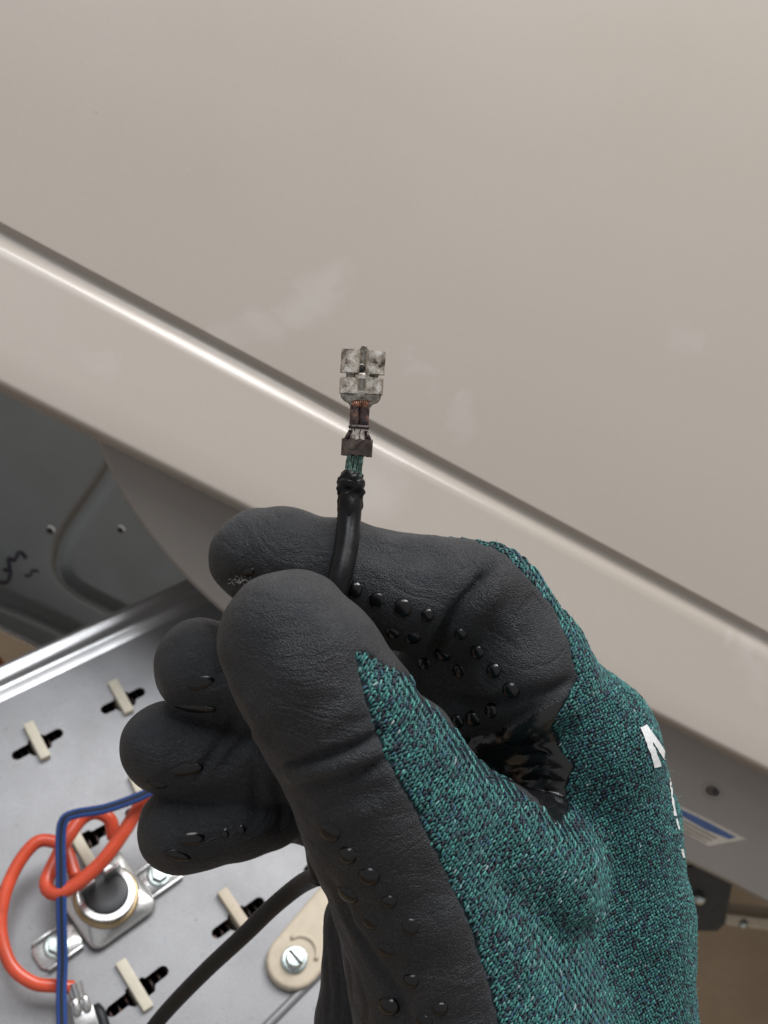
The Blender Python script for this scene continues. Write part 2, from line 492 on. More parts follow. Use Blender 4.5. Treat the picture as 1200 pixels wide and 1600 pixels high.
if np.sum(nx*(arr-cen)) < 0: nx = -nx
V = []
for off, z in rows:
    for i in range(n):
        p = arr[i] + nx[i]*(off-1.3)
        V.append(co + pt*p[0] + cq*p[1] + cn*z)
F = []
for j in range(len(rows)-1):
    for i in range(n):
        k = (i+1) % n
        F.append((j*n+i, j*n+k, (j+1)*n+k, (j+1)*n+i))
tri = tessellate_polygon([[Vector((*(arr[i]-nx[i]*1.3), 0)) for i in range(n)]])
F += [tuple(t) for t in tri]; F += [tuple(x+(len(rows)-1)*n for x in t)[::-1] for t in tri]
cp = add('face_sheet', V, F, M['grey'], root, True, sharp=40)
bm = bmesh.new(); bm.from_mesh(cp.data); bmesh.ops.recalc_face_normals(bm, faces=bm.faces); bm.to_mesh(cp.data); bm.free()
def c3(px, py, z=0.0): 
    a, b = onC(px, py); return co + pt*a + cq*b + cn*z
def inC(px, py):
    return np.array(onC(px, py))
# sticker
def poly_on(o, X, Y, Z, pts2, z0, z1):
    return frame(plate([[tuple(p) for p in pts2]], z0, z1), o, X, Y, Z)
stp = [inC(*p) for p in ((1030, 1250), (1062, 1259), (1108, 1281), (1166, 1311), (1107, 1322), (1050, 1290), (1030, 1278))]
st = add('sticker', *poly_on(co, pt, cq, cn, stp, 0.02, 0.14), M['label'], root, False)
tag(st, 'scuffed rating sticker with a blue stripe')
def quadC(p, z0, z1): return poly_on(co, pt, cq, cn, [inC(*q) for q in p], z0, z1)
add('blue_stripe', *quadC([(1032, 1256), (1062, 1263), (1105, 1284), (1150, 1308), (1139, 1311), (1100, 1295), (1060, 1272), (1032, 1263)], 0.15, 0.20), M['blueprint'], st, False)
lines = [[(1040, 1272), (1062, 1278), (1100, 1298), (1120, 1309), (1118, 1311), (1098, 1301), (1060, 1281), (1040, 1275)],
         [(1044, 1279), (1062, 1285), (1098, 1304), (1112, 1312), (1109, 1314), (1096, 1307), (1060, 1288), (1044, 1282)],
         [(1052, 1287), (1075, 1298), (1095, 1309), (1106, 1316), (1104, 1317), (1093, 1311), (1073, 1301), (1052, 1289)]]
add('print_lines', *join(*[quadC(l, 0.15, 0.18) for l in lines]), M['print_'], st, False)
# shallow dimple, its dark half painted on as a flat disc
hc = inC(1113, 1236)
dv, df = lathe([(4.6, 0.05), (4.2, 0.16), (3.5, 0.12), (3.1, 0.05)], 28)
dv[:, 1] *= 0.62
add('hole_rim', *frame((dv, df), co + pt*hc[0] + cq*hc[1], pt, cq, cn), M['grey'], root)
dv, df = lathe([(1.5, 0.15), (1.3, 0.19)], 24); dv[:, 1] *= 0.7
add('hole', *frame((dv, df), co + pt*(hc[0]+1.5) + cq*(hc[1]-0.2), pt, cq, cn), M['inside'], root)  # flat dark disc painted as the dark half of the dimple

# ------------------------------------------------------------------ galvanised panel deep behind
D0 = P(0, 960, 540); dt = unit(P(300, 1110, 575) - D0)
dq = P(0, 700, 600) - D0; dq = unit(dq - dt*np.dot(dq, dt)); dn = np.cross(dt, dq)
if dn[2] < 0: dn = -dn
def onD(px, py):
    h = plane_hit(px, py, D0, dn) - D0
    return np.array([np.dot(h, dt), np.dot(h, dq)])
def d3(px, py, z=0.0):
    a = onD(px, py); return D0 + dt*a[0] + dq*a[1] + dn*z
beads = [spline([onD(*p) for p in l], 10) for l in (
    [(-60, 908), (0, 936), (60, 960), (125, 992), (200, 1030), (300, 1075)],
    [(200, 690), (160, 755), (112, 825), (97, 865), (100, 897), (125, 922), (175, 948), (260, 990)])]
bw = [5.2, 5.0]
gx = np.linspace(-90, 330, 190); gy = np.linspace(-6.5, 300, 150)
X_, Y_ = np.meshgrid(gx, gy, indexing='ij')
pt2 = np.stack([X_.ravel(), Y_.ravel()], 1)
hz = np.zeros(len(pt2))
for b, w in zip(beads, bw):
    dist = np.full(len(pt2), 1e9)
    for a, c in zip(b[:-1], b[1:]):
        ab = c-a; t = np.clip(((pt2-a)@ab)/(ab@ab), 0, 1)
        dist = np.minimum(dist, np.linalg.norm(pt2-a-t[:, None]*ab, axis=1))
    k = np.clip(dist/w, 0, 1); hz = np.minimum(hz, -3.2*(1-k*k*(3-2*k)))
V = D0 + pt2[:, :1]*dt + pt2[:, 1:]*dq + hz[:, None]*dn
ny = len(gy); idx = np.arange(len(pt2)).reshape(len(gx), ny)
F = np.stack([idx[:-1, :-1].ravel(), idx[1:, :-1].ravel(), idx[1:, 1:].ravel(), idx[:-1, 1:].ravel()], 1)
root = thing('galvanised_back_panel', 'dim galvanised sheet with pressed beads and marker scribble behind the panels', 'metal sheet', D0)
add('sheet', V, F, M['back'], root)
lip = tube([D0 + dt*t - dq*6.5 - dn*0.5 for t in np.linspace(-90, 330, 8)], 1.0, 10)
add('folded_edge', *lip, M['steel'], root)
for hx, hy in ((78, 829), (188, 828)):
    add('hole', *frame(lathe([(1.7, 0.1), (1.6, 0.25)], 18), d3(hx, hy), dt, dq, dn), M['inside'], root)  # flat dark disc painted as the shade of a hole
    add('hole_rim', *frame(lathe([(2.1, 0.0), (2.3, 0.10), (1.8, 0.18)], 18), d3(hx+2, hy-2), dt, dq, dn), M['steel'], root)
def stroke(pts, w=0.75):
    p = spline([onD(*q) for q in pts], 6)
    return tube([D0 + dt*a[0] + dq*a[1] + dn*0.05 for a in p], w, 6)
s1 = [(-8, 905), (2, 910), (12, 908), (16, 893), (6, 890), (15, 889), (13, 873), (23, 875), (28, 864), (34, 864), (41, 872)]
s2 = [(39, 899), (47, 899), (51, 891), (60, 893)]
add('marker_scribble', *join(stroke(s1, 0.85), stroke(s2, 0.6)), M['ink'], root)

# ------------------------------------------------------------------ heater plate
E0, E1, E2 = P(0, 1082, 432), P(310, 935, 466), P(210, 1545, 385)
ex = unit(E1-E0); ey = E2-E0; ey = unit(ey - ex*np.dot(ey, ex)); en = np.cross(ex, ey)
if en[2] < 0: en = -en
def onE(px, py):
    h = plane_hit(px, py, E0, en) - E0
    return np.array([np.dot(h, ex), np.dot(h, ey)])
def e3(px, py, z=0.0):
    a = onE(px, py); return E0 + ex*a[0] + ey*a[1] + en*z
def Ef(m, o2, z=0.0, X=None, Y=None):
    o = E0 + ex*o2[0] + ey*o2[1] + en*z
    return frame(m, o, ex if X is None else X, ey if Y is None else Y, en)
slots = [((158, 1112), (226, 1078)), ((19, 1184), (98, 1142)), ((84, 1340), (176, 1290)), ((332, 1463), (412, 1405)),
         ((167, 1586), (262, 1512)), ((476, 1365), (548, 1312)), ((196, 1275), (262, 1240)), ((-66, 1430), (8, 1388))]
holes, sframe = [], []
for a, b in slots:
    A, B = onE(*a), onE(*b); c = (A+B)/2; u = unit(B-A); v = np.array([-u[1], u[0]]); L = np.linalg.norm(B-A)/2
    r, w = 1.75, 3.3
    pts = []
    for k in range(7):
        an = -PI/2 + PI*k/6; pts.append((L-r+r*math.cos(an), r*math.sin(an)))
    pts += [(L*0.48, r), (L*0.36, w), (-L*0.30, w), (-L*0.42, r)]
    for k in range(7):
        an = PI/2 + PI*k/6; pts.append((-L+r+r*math.cos(an), r*math.sin(an)))
    pts += [(-L*0.30, -r), (-L*0.24, -w*0.8), (L*0.30, -w*0.8), (L*0.36, -r)]
    holes.append([tuple(c + u*x + v*y) for x, y in pts]); sframe.append((c, u, v, L))
xr, yb = onE(900, 1300)[0], onE(455, 1572)[1]
xtr = onE(455, 866)[0]; br = onE(640, 1560)
outer = [(-70, 3.2), (xtr, 3.2), (max(xtr, br[0]), 90), (br[0], 220), (-70, 220)]
root = thing('heater_plate', 'galvanised heater plate with slots, cream tabs and a bright folded rim', 'heater plate', E0)
hp = add('slotted_sheet', *Ef(plate([outer]+holes, -0.8, 0.0), (0, 0)), M['plate'], root, False)
# folded rim: roll along the top edge and the side wall behind it
rp = [(3.2, 0), (1.6, 0.15), (0.2, 0.75), (-0.8, 1.1), (-1.8, 0.9), (-3.4, 0.15), (-5.2, -0.1), (-6.8, 0.3), (-8.0, 0.55), (-9.0, 0.2), (-9.7, -0.8), (-10.0, -2.0), (-10.0, -34), (-9.2, -34), (-9.2, -2.2), (-8, -0.8), (3.2, -0.8)]
ts = np.linspace(-70, xtr, 9); V = []; m_ = len(rp)
for t in ts:
    for y, z in rp: V.append(E0 + ex*t + ey*y + en*z)
F = [(i*m_+k, i*m_+(k+1) % m_, (i+1)*m_+(k+1) % m_, (i+1)*m_+k) for i in range(len(ts)-1) for k in range(m_)]
F.append(tuple(range(m_))); F.append(tuple((len(ts)-1)*m_+k for k in range(m_))[::-1])
rim = add('folded_rim', V, F, M['rim'], root, True, sharp=60)
bm = bmesh.new(); bm.from_mesh(rim.data); bmesh.ops.recalc_face_normals(bm, faces=bm.faces); bm.to_mesh(rim.data); bm.free()
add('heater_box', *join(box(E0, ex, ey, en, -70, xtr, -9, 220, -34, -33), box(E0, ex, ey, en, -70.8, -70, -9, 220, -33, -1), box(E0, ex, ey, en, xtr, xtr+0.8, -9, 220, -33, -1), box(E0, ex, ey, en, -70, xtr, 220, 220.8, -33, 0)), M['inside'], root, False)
for i, (c, u, v, L) in enumerate(sframe):                    # heating coil seen through the slots
    th = np.linspace(0, 9*2*PI, 90)
    V = [E0 + ex*(c[0]+u[0]*x) + ey*(c[1]+u[1]*x) + (ex*v[0]+ey*v[1])*(4*math.cos(a)) + en*(-8+4*math.sin(a)) for a, x in zip(th, np.linspace(-L*1.2, L*1.2, 90))]
    add('heating_coil', *tube(V, 0.5, 6), M['copper'], root)
tabs = [((177, 1066), (201, 1116)), ((46, 1132), (70, 1188)), ((110, 1293), (143, 1355)), ((346, 1393), (384, 1450)),
        ((188, 1503), (232, 1578)), ((487, 1290), (514, 1352)), ((206, 1212), (236, 1272)), ((-42, 1370), (-12, 1440))]
for i, (a, b) in enumerate(tabs):
    A, B = onE(*a), onE(*b); c = (A+B)/2; u = unit(B-A); v = np.array([-u[1], u[0]]); L = np.linalg.norm(B-A)/2
    h = (2.2 if i not in (3, 5) else 2.6) + random.uniform(-0.5, 0.4); ty = random.uniform(-0.07, 0.07); u = unit(u + v*ty); v = np.array([-u[1], u[0]])
    o = E0 + ex*c[0] + ey*c[1]
    add('insulator_tab', *box(o, ex*u[0]+ey*u[1], ex*v[0]+ey*v[1], en, -L, L, -1.75, 1.75, -9, h, 0.35), M['cream'] if i not in (3, 5) else M['tan'], root)
# rim screw on the wall behind the rim
sc = E0 + ex*(onE(128, 985)[0]-2) + ey*(-10.4) + en*(-7)
add('rim_screw', *frame(lathe([(2.6, 0), (2.6, 0.8), (2.0, 1.6), (0.9, 2.0)], 20), sc, ex, en, -ey), M['steel'], root)
# crease at the lower right of the plate
cr = [e3(380, 1640, -0.0), e3(430, 1590), e3(492, 1528), e3(560, 1465)]
add('edge_bead', *tube(spline(cr, 6), 1.5, 12), M['plate'], root)

# ------------------------------------------------------------------ thermostat on the plate
tc = onE(166, 1408); tb = E0 + ex*tc[0] + ey*tc[1]
root = thing('thermostat', 'round black thermostat in a bright metal flange below the red wire loop', 'thermostat', tb)
tu = unit(onE(250, 1368) - onE(90, 1480)); tv = np.array([-tu[1], tu[0]])
TX, TY = ex*tu[0]+ey*tu[1], ex*tv[0]+ey*tv[1]
if np.dot(np.cross(TX, TY), en) < 0: TY = -TY
def rrect(a, b, r, n=6):
    out = []
    for cx, cy, s in ((a-r, b-r, 0), (-a+r, b-r, 1), (-a+r, -b+r, 2), (a-r, -b+r, 3)):
        for k in range(n+1):
            an = PI/2*(s + k/n); out.append((cx + r*math.cos(an), cy + r*math.sin(an)))
    return out
def loft(loops, zs, cap=True):
    V = []; n = len(loops[0])
    for l, z in zip(loops, zs): V += [(x, y, z) for x, y in l]
    F = [(i*n+k, i*n+(k+1) % n, (i+1)*n+(k+1) % n, (i+1)*n+k) for i in range(len(loops)-1) for k in range(n)]
    if cap: F.append(tuple(range(n))[::-1]); F.append(tuple((len(loops)-1)*n+k for k in range(n)))
    return np.array(V, float), F
flg = loft([rrect(11.8, 11.8, 3.5), rrect(11.8, 11.8, 3.5), rrect(11.2, 11.2, 3.4), rrect(9.6, 9.6, 5), rrect(9.0, 9.0, 7.0)], [1.6, 2.6, 3.3, 3.6, 4.4])
add('flange', *frame(flg, tb, TX, TY, en), M['steel'], root, sharp=50)
add('cup', *frame(lathe([(9.6, 4.0), (9.3, 4.9), (8.7, 5.3), (8.6, 7.0), (8.9, 7.6), (8.6, 8.2), (6.9, 8.3), (6.6, 7.6)], 40), tb, TX, TY, en), M['steel'], root, sharp=50)
add('crimp_ring', *frame(lathe([(9.9, 4.3), (10.1, 4.8), (9.7, 5.3), (9.2, 5.4)], 40), tb, TX, TY, en), M['brass'], root)
add('phenolic_cap', *frame(lathe([(6.7, 7.7), (6.5, 8.5), (6.0, 8.7), (3.0, 8.5), (0.5, 8.4)], 36), tb, TX, TY, en), M['phenolic'], root, sharp=50)
for a, b in ((-4.5, 3.4), (4.5, 3.4)):
    add('blade_terminal', *box(tb, TX, TY, en, a-2.8, a+2.8, b-0.5, b+0.5, 8.0, 14.5, 0.2), M['steel'], root)
add('rivet', *frame(lathe([(1.9, 3.2), (1.9, 3.9), (1.3, 4.5), (0.4, 4.6)], 20), e3(183, 1443), TX, TY, en), M['steel'], root)
for sgn, (hx, hy) in ((-1, (90, 1480)), (1, (247, 1371))):
    c = onE(hx, hy); o = E0 + ex*c[0] + ey*c[1]
    ear = loft([rrect(7.4, 4.6, 3.0), rrect(7.4, 4.6, 3.0), rrect(7.0, 4.2, 2.8)], [0.1, 1.0, 1.25])
    e = add('mounting_ear', *frame(ear, o, TX, TY, en), M['steel'], root, sharp=50)
    add('ear_screw', *frame(join(lathe([(4.0, 1.25), (4.0, 1.7), (3.6, 1.9), (2.9, 1.95)], 28), lathe([(2.7, 1.9), (2.7, 3.2), (2.3, 3.8), (0.6, 3.9)], 6)), o + TX*0.4*sgn, TX, TY, en), M['screw'], e, sharp=30)
    add('ear_lip', *frame(join(box((0, 0, 0), (1, 0, 0), (0, 1, 0), (0, 0, 1), -6, 6, -5.1, -4.2, 0.1, 2.4, 0.25), box((0, 0, 0), (1, 0, 0), (0, 1, 0), (0, 0, 1), -6, 6, 4.2, 5.1, 0.1, 2.4, 0.25)), o, TX, TY, en), M['steel'], e)

# ------------------------------------------------------------------ tan ceramic terminal block with a slotted screw
c = onE(458, 1505); o0 = E0 + ex*c[0] + ey*c[1]
root = thing('ceramic_block', 'tan ceramic terminal block fixed by one slotted screw beside the glove', 'terminal block', o0)
ca, cb_ = onE(458, 1505), onE(545, 1400); u = unit(cb_-ca); v = np.array([-u[1], u[0]])
CXv, CYv = ex*u[0]+ey*u[1], ex*v[0]+ey*v[1]
if np.dot(np.cross(CXv, CYv), en) < 0: CYv = -CYv
def stadium(L, r, n=10):
    return [(L + r*math.cos(a), r*math.sin(a)) for a in np.linspace(-PI/2, PI/2, n)] + [(r*math.cos(a), r*math.sin(a)) for a in np.linspace(PI/2, 3*PI/2, n)]
add('ceramic_body', *frame(loft([stadium(26, 8.6), stadium(26, 8.6), stadium(26, 8.2), stadium(26, 7.4)], [0, 2.4, 3.1, 3.3]), o0, CXv, CYv, en), M['tan'], root, sharp=60)
add('moulded_ridge', *frame(tube([(5.2*math.cos(a)+3.0, 5.2*math.sin(a), 3.35) for a in np.linspace(-1.3, 1.3, 14)], 0.8, 8), o0, CXv, CYv, en), M['tan'], root)
sw = add('slotted_screw', *frame(lathe([(4.1, 3.2), (4.1, 4.2), (3.7, 4.4), (3.0, 4.4), (2.9, 6.0), (2.5, 6.5), (0.4, 6.6)], 32), o0, CXv, CYv, en), M['screw'], root, sharp=40)
add('screw_slot_shade', *box(o0, unit(ex*0.15+ey), unit(ex-ey*0.15), en, -2.7, 2.7, -0.42, 0.42, 6.35, 6.68), M['inside'], sw, False)  # dark bar painted as the shade inside the slot

# ------------------------------------------------------------------ red and blue wires
def wire_path(l): return spline([e3(x, y, z) for x, y, z in l], 9)
redp = wire_path([(300, 1290, 30), (262, 1278, 28), (222, 1302, 26), (192, 1345, 24), (160, 1385, 22), (122, 1415, 20), (90, 1428, 19), (76, 1412, 18), (88, 1378, 17), (108, 1340, 17), (128, 1312, 17), (150, 1303, 18), (172, 1312, 17), (178, 1335, 14)])
root = thing('red_wire', 'thick red silicone wire looping over the thermostat', 'wire', e3(120, 1400, 4))
add('insulation', *tube(redp, 2.15, 18), M['red'], root)
redq = wire_path([(120, 1395, 14), (106, 1355, 14), (85, 1340, 14), (58, 1343, 14), (28, 1380, 13), (8, 1432, 12), (6, 1480, 11), (22, 1525, 10), (55, 1549, 9), (90, 1552, 8), (116, 1553, 7)])
root = thing('red_wire', 'red silicone wire curving round the left edge into a crimped terminal', 'wire', e3(20, 1500, 4))
add('insulation', *tube(redq, 2.0, 18), M['red'], root)
ta = e3(118, 1553, 7); tdv = unit(e3(140, 1620, 5) - ta); tx = unit(np.cross(tdv, en))
ct_ = add('crimp_terminal', *join(tube([ta - tdv*1, ta+tdv*2.2, ta+tdv*4], [2.6, 2.3, 1.9], 16), box(ta, tx, tdv, en, -3.2, 3.2, 6.5, 18, -1, 0.4, 0.3)), M['steel'], root, sharp=50)
for k in (-1, 1):
    add('crimp_wing', *tube([ta + tdv*(3+j*1.2) + tx*k*1.5 + en*1.0 for j in range(5)], [1.0, 1.5, 1.25, 1.5, 1.0], 10), M['steel'], ct_)
# blue pair
bp = wire_path([(300, 1285, 36), (256, 1290, 34), (212, 1307, 32), (165, 1320, 30), (122, 1324, 28), (104, 1332, 27), (99, 1355, 25), (99, 1400, 22), (99, 1460, 18), (100, 1520, 14), (98, 1570, 12), (99, 1640, 10)])
root = thing('blue_wire', 'thin blue twin wire with dark stripe hanging in front of the red wire', 'wire', e3(100, 1460, 2))
bt = np.gradient(bp, axis=0); bs = np.cross(bt, en); bs /= np.linalg.norm(bs, axis=1)[:, None]
for k in (-1, 1):
    add('insulation', *tube(bp + bs*k*0.72, 0.84, 12), M['blue'], root)
add('stripe', *tube(bp + en*0.42, 0.66, 10), M['stripe'], root)
# wire end below the first slot
root = thing('dark_wire', 'short black sleeved wire end at the bottom left corner', 'wire', e3(160, 1600, 2))
add('insulation', *tube(spline([e3(148, 1578, 3), e3(156, 1590, 4), e3(163, 1615, 4), e3(168, 1660, 4)], 6), [1.2]+[1.9]*17+[1.9], 14), M['rubber'], root)

# ------------------------------------------------------------------ bracket and strip under the lower panel
root = thing('steel_bracket', 'dark steel bracket hanging under the lower panel over the brown floor', 'bracket', P(1110, 1430, 560))
z_ = np.array([0, 0, 1.0]); x_ = np.array([1.0, 0, 0]); y_ = np.array([0, 1.0, 0])
bo = P(1105, 1425, 540)
add('bracket_plate', *frame(loft([[(x*1.0, y*1.0) for x, y in l] for l in ([(-26, 22), (-26, -6), (-6, -9.5), (5, -9.5), (8, -6), (10, 22)],)*2], [-2, 0]), bo, x_, unit(y_*0.9+z_*0.3), unit(z_*0.9-y_*0.3)), M['dark'], root, False)
add('bracket_stud', *frame(lathe([(2.8, 0), (2.8, 2), (2.0, 3.4), (0.6, 3.8)], 18), P(1091, 1402, 538), x_, y_, z_), M['screw'], root)
so = P(1138, 1437, 580)
root = thing('edge_strip', 'pale metal strip poking out below the lower panel at the right edge', 'metal strip', so)
sx_ = unit(P(1260, 1452, 600) - so); sy_ = unit(y_ - sx_*np.dot(y_, sx_)); sz_ = np.cross(sx_, sy_)
add('strip', *box(so, sx_, sy_, sz_, 0, 70, -2.6, 2.6, -30, 0, 0.6), M['tan'], root)
add('strip_rivet', *frame(lathe([(2.2, 0), (2.0, 1.2), (0.6, 1.7)], 16), so + sx_*9 - sy_*1.2, sx_, sy_, sz_), M['screw'], root)
oc = P(-6, 1045, 620)
root = thing('orange_cord', 'sliver of orange cord on the floor at the left edge', 'cord', oc)
add('jacket', *tube(spline([oc + np.array(v) for v in ((-30, 14, -10), (-6, 8, 0), (2, 0, 2), (-4, -9, 0), (-30, -16, -8))], 6), 3.0, 12), M['orange'], root)

# ================================================================== the gloved hand
def cap_sd(p, a, b, ra, rb):
    ba = b-a; t = np.clip(((p-a)@ba)/(ba@ba), 0, 1).astype(np.float32)
    q = p - a - t[:, None]*ba
    return np.sqrt(np.einsum('ij,ij->i', q, q)) - (ra + (rb-ra)*t)
def smin(a, b, k):
    h = np.clip(k - np.abs(a-b), 0, None)/k
    return np.minimum(a, b) - h*h*k*0.25
def J(px, py, d, r): return (P(px, py, d).astype(np.float32), r)
index_a = [J(400, 868, 238, 8.3), J(450, 876, 237, 9.0), J(530, 892, 236, 9.3), J(640, 927, 235.5, 10.3), J(754, 938, 237, 10.9)]
index_b = [J(770, 952, 238, 10.9), J(812, 1030, 239, 12.2), J(838, 1075, 240, 12.2)]
index_c = [J(842, 1082, 242, 12.0), J(905, 1172, 246, 14.5)]
middle_a = [J(313, 1044, 246, 8.9), J(440, 1074, 247.5, 10), J(610, 1085, 258, 10.5)]
index_fill = [J(705, 1040, 245, 10), J(765, 1108, 247, 11.5)]
middle_b = [J(610, 1078, 257, 11.5), J(740, 1118, 256, 12.0), J(905, 1235, 262, 14)]
ring_a = [J(261, 1169, 248, 8.8), J(395, 1180, 251, 9.6), J(560, 1190, 266, 10)]
ring_b = [J(560, 1190, 266, 10), J(880, 1300, 272, 14)]
little_a = [J(284, 1297, 250, 8.3), J(372, 1276, 252, 8.2), J(480, 1240, 264, 8.0)]
little_b = [J(480, 1250, 264, 8.5), J(860, 1370, 276, 14)]
lump = [J(440, 1262, 256, 5.0), J(480, 1240, 258, 6.0)]
thumb = [J(452, 1000, 207, 11.3), J(480, 1042, 206.5, 12.3), J(530, 1120, 207, 12.7), J(575, 1205, 209, 12.9), J(605, 1285, 212, 13.4)]
meta = [J(605, 1285, 212, 13.4), J(655, 1400, 216, 14.4), J(735, 1600, 226, 20.5), J(800, 1800, 240, 24), J(830, 2000, 246, 25)]
back = [J(905, 1172, 247, 15.2), J(935, 1290, 250, 15.5), J(940, 1420, 252, 17.3), J(935, 1800, 256, 21), J(900, 2000, 258, 24)]
ridge = [J(628, 1190, 213, 10), J(697, 1268, 217, 10), J(760, 1318, 222.5, 11), J(826, 1362, 230, 12)]
web = [J(800, 1400, 236, 13), J(840, 1760, 244, 22), J(860, 2000, 250, 24)]
palm = [J(760, 1330, 266, 15), J(760, 1700, 266, 25), J(820, 2000, 262, 25)]
heel = [J(573, 1440, 252, 8.2), J(574, 1600, 252, 9.4), J(620, 1800, 256, 14), J(740, 2000, 258, 20)]
def chain(p, ch, k=1.2):
    d = None
    for (a, ra), (b, rb) in zip(ch[:-1], ch[1:]):
        c = cap_sd(p, a, b, ra, rb)
        d = c if d is None else smin(d, c, k)
    return d
def sdf_base(p):
    d = smin(chain(p, index_a), chain(p, index_b), 0.9)
    d = smin(d, chain(p, index_c), 0.9)
    d = smin(d, chain(p, index_fill), 3.5)
    mid = smin(chain(p, middle_a), chain(p, middle_b), 2)
    rg = smin(chain(p, ring_a), chain(p, ring_b), 2)
    lt = smin(chain(p, little_a), chain(p, little_b), 2)
    lt = smin(lt, chain(p, lump), 1.5)
    f = smin(smin(mid, rg, 1.0), lt, 1.0)
    th = smin(chain(p, thumb), chain(p, meta), 3)
    th = smin(th, chain(p, ridge), 4)
    bk = smin(chain(p, back), chain(p, web, 6), 9)
    bk = smin(bk, chain(p, palm), 8)
    body = smin(th, bk, 8)
    d = smin(d, f, 1.4)
    d = smin(d, body, 2.6)
    d = smin(d, chain(p, heel, 3), 1.6)
    return d
def trace(q):
    """where the sight lines of the given photograph points meet the base form"""
    dr = np.array([unit(P(x, y, 1.0)) for x, y in q]).astype(np.float32); t = np.full(len(q), 185.0, np.float32)
    for _ in range(70): t += sdf_base(dr*t[:, None])*0.8
    p = dr*t[:, None]; o = []
    for ax in range(3):
        e = np.zeros(3, np.float32); e[ax] = 0.2; o.append(sdf_base(p+e)-sdf_base(p-e))
    n = np.stack(o, 1); return p, n/np.maximum(np.linalg.norm(n, axis=1), 1e-6)[:, None]
# creases: points, radius, depth, softness (negative depth = a raised fold)
details = [
    ([(436, 1200), (470, 1200), (520, 1186), (570, 1166), (618, 1140)], 1.6, 1.55, 1.2),
    ([(462, 1232), (510, 1222), (560, 1204), (606, 1182)], 1.3, 1.15, 1.2),
    ([(455, 1212), (500, 1206), (555, 1187), (600, 1164)], 1.3, -0.75, 1.5),
    ([(520, 1150), (560, 1132), (600, 1112)], 1.2, 0.45, 1.4),
    ([(480, 1262), (530, 1252), (590, 1236)], 1.6, 0.35, 2.0),
    ([(372, 1070), (392, 1100), (415, 1150)], 1.5, -0.3, 2.0),
    ([(772, 886), (745, 915), (718, 948), (690, 990), (664, 1036)], 1.4, 2.0, 1.2),
    ([(782, 905), (752, 945), (722, 990)], 1.6, -0.8, 2.2),
    ([(690, 1094), (745, 1098), (800, 1094), (850, 1080), (902, 1060)], 1.3, 1.5, 1.3),
    ([(700, 1165), (750, 1150), (800, 1128), (860, 1096)], 1.4, 1.3, 1.5),
    ([(800, 1150), (850, 1125), (890, 1105)], 1.5, -0.5, 2.0),
    ([(350, 912), (378, 905), (410, 902)], 1.2, 0.8, 1.4),
    ([(560, 850), (600, 862), (660, 866)], 3.0, 0.35, 3.0),
    ([(378, 1110), (352, 1148), (330, 1180), (308, 1214)], 0.9, 0.9, 1.0),
    ([(402, 1128), (372, 1168), (345, 1205)], 0.9, 0.7, 1.0),
    ([(425, 1110), (405, 1150), (385, 1190)], 1.2, -0.5, 1.4),
    ([(398, 1215), (402, 1250), (396, 1290)], 1.0, 0.8, 1.2),
    ([(430, 1222), (440, 1260), (436, 1290)], 1.0, 0.7, 1.2),
    ([(330, 985), (342, 1020), (352, 1060)], 1.0, 0.6, 1.2),
    ([(520, 1376), (545, 1440), (585, 1500), (620, 1555), (640, 1640)], 1.1, 1.1, 1.4),
    ([(512, 1480), (516, 1540), (514, 1600)], 0.7, 0.5, 0.8),
    ([(528, 1490), (533, 1550), (530, 1600)], 0.7, 0.5, 0.8),
    ([(545, 1500), (552, 1560), (552, 1610)], 0.7, 0.5, 0.8),
    ([(562, 1520), (574, 1575), (574, 1620)], 0.7, 0.4, 0.8),
    ([(508, 1392), (520, 1430), (524, 1468)], 0.8, 0.4, 0.9),
    ([(812, 1172), (845, 1166), (872, 1174)], 0.6, -0.45, 0.8), ([(800, 1192), (845, 1184), (885, 1192)], 0.6, -0.5, 0.8),
    ([(806, 1212), (850, 1204), (884, 1212)], 0.6, -0.45, 0.8), ([(815, 1232), (852, 1226), (880, 1232)], 0.6, -0.5, 0.8),
    ([(835, 1252), (860, 1248), (882, 1254)], 0.6, -0.45, 0.8), ([(848, 1268), (866, 1264), (884, 1270)], 0.5, -0.4, 0.8),
]
caps = []
for pts, r, h, k in details:
    p, n = trace(spline(pts, 3))
    c = (p + n*(r-abs(h))) if h > 0 else (p - n*(r-abs(h)))
    m = len(c); taper = np.clip(np.minimum(np.arange(m), np.arange(m)[::-1])/2.0, 0, 1)
    c = c + (n if h > 0 else -n)*(abs(h)*(1-taper))[:, None]
    good = np.linalg.norm(np.diff(p, axis=0), axis=1) < 9
    caps.append((c.astype(np.float32), r, k, h > 0, good, c.min(0)-r-k-1, c.max(0)+r+k+1))
def sdf(p):
    d = sdf_base(p)
    for c, r, k, cut, good, bl, bh in caps:
        m = np.flatnonzero(((p > bl) & (p < bh)).all(1))
        if not len(m): continue
        q = p[m]; e = None
        for a, b, g_ in zip(c[:-1], c[1:], good):
            if not g_: continue
            x = cap_sd(q, a, b, r, r); e = x if e is None else np.minimum(e, x)
        if e is None: continue
        d[m] = -smin(-d[m], e, k) if cut else smin(d[m], e, k)
    return d
lo = np.array([-56, -146, -300], np.float32); hi = np.array([70, 12, -188], np.float32); vx = np.float32(0.75)
dims = np.ceil((hi-lo)/vx).astype(int)
axs = [lo[i] + vx*np.arange(dims[i], dtype=np.float32) for i in range(3)]
g = np.empty(dims, np.float32)
yy, zz = np.meshgrid(axs[1], axs[2], indexing='ij')
for i0 in range(0, dims[0], 16):
    xs = axs[0][i0:i0+16]
    pp = np.stack([np.repeat(xs, yy.size), np.tile(yy.ravel(), len(xs)), np.tile(zz.ravel(), len(xs))], 1).astype(np.float32)
    g[i0:i0+16] = sdf(pp).reshape(len(xs), dims[1], dims[2])
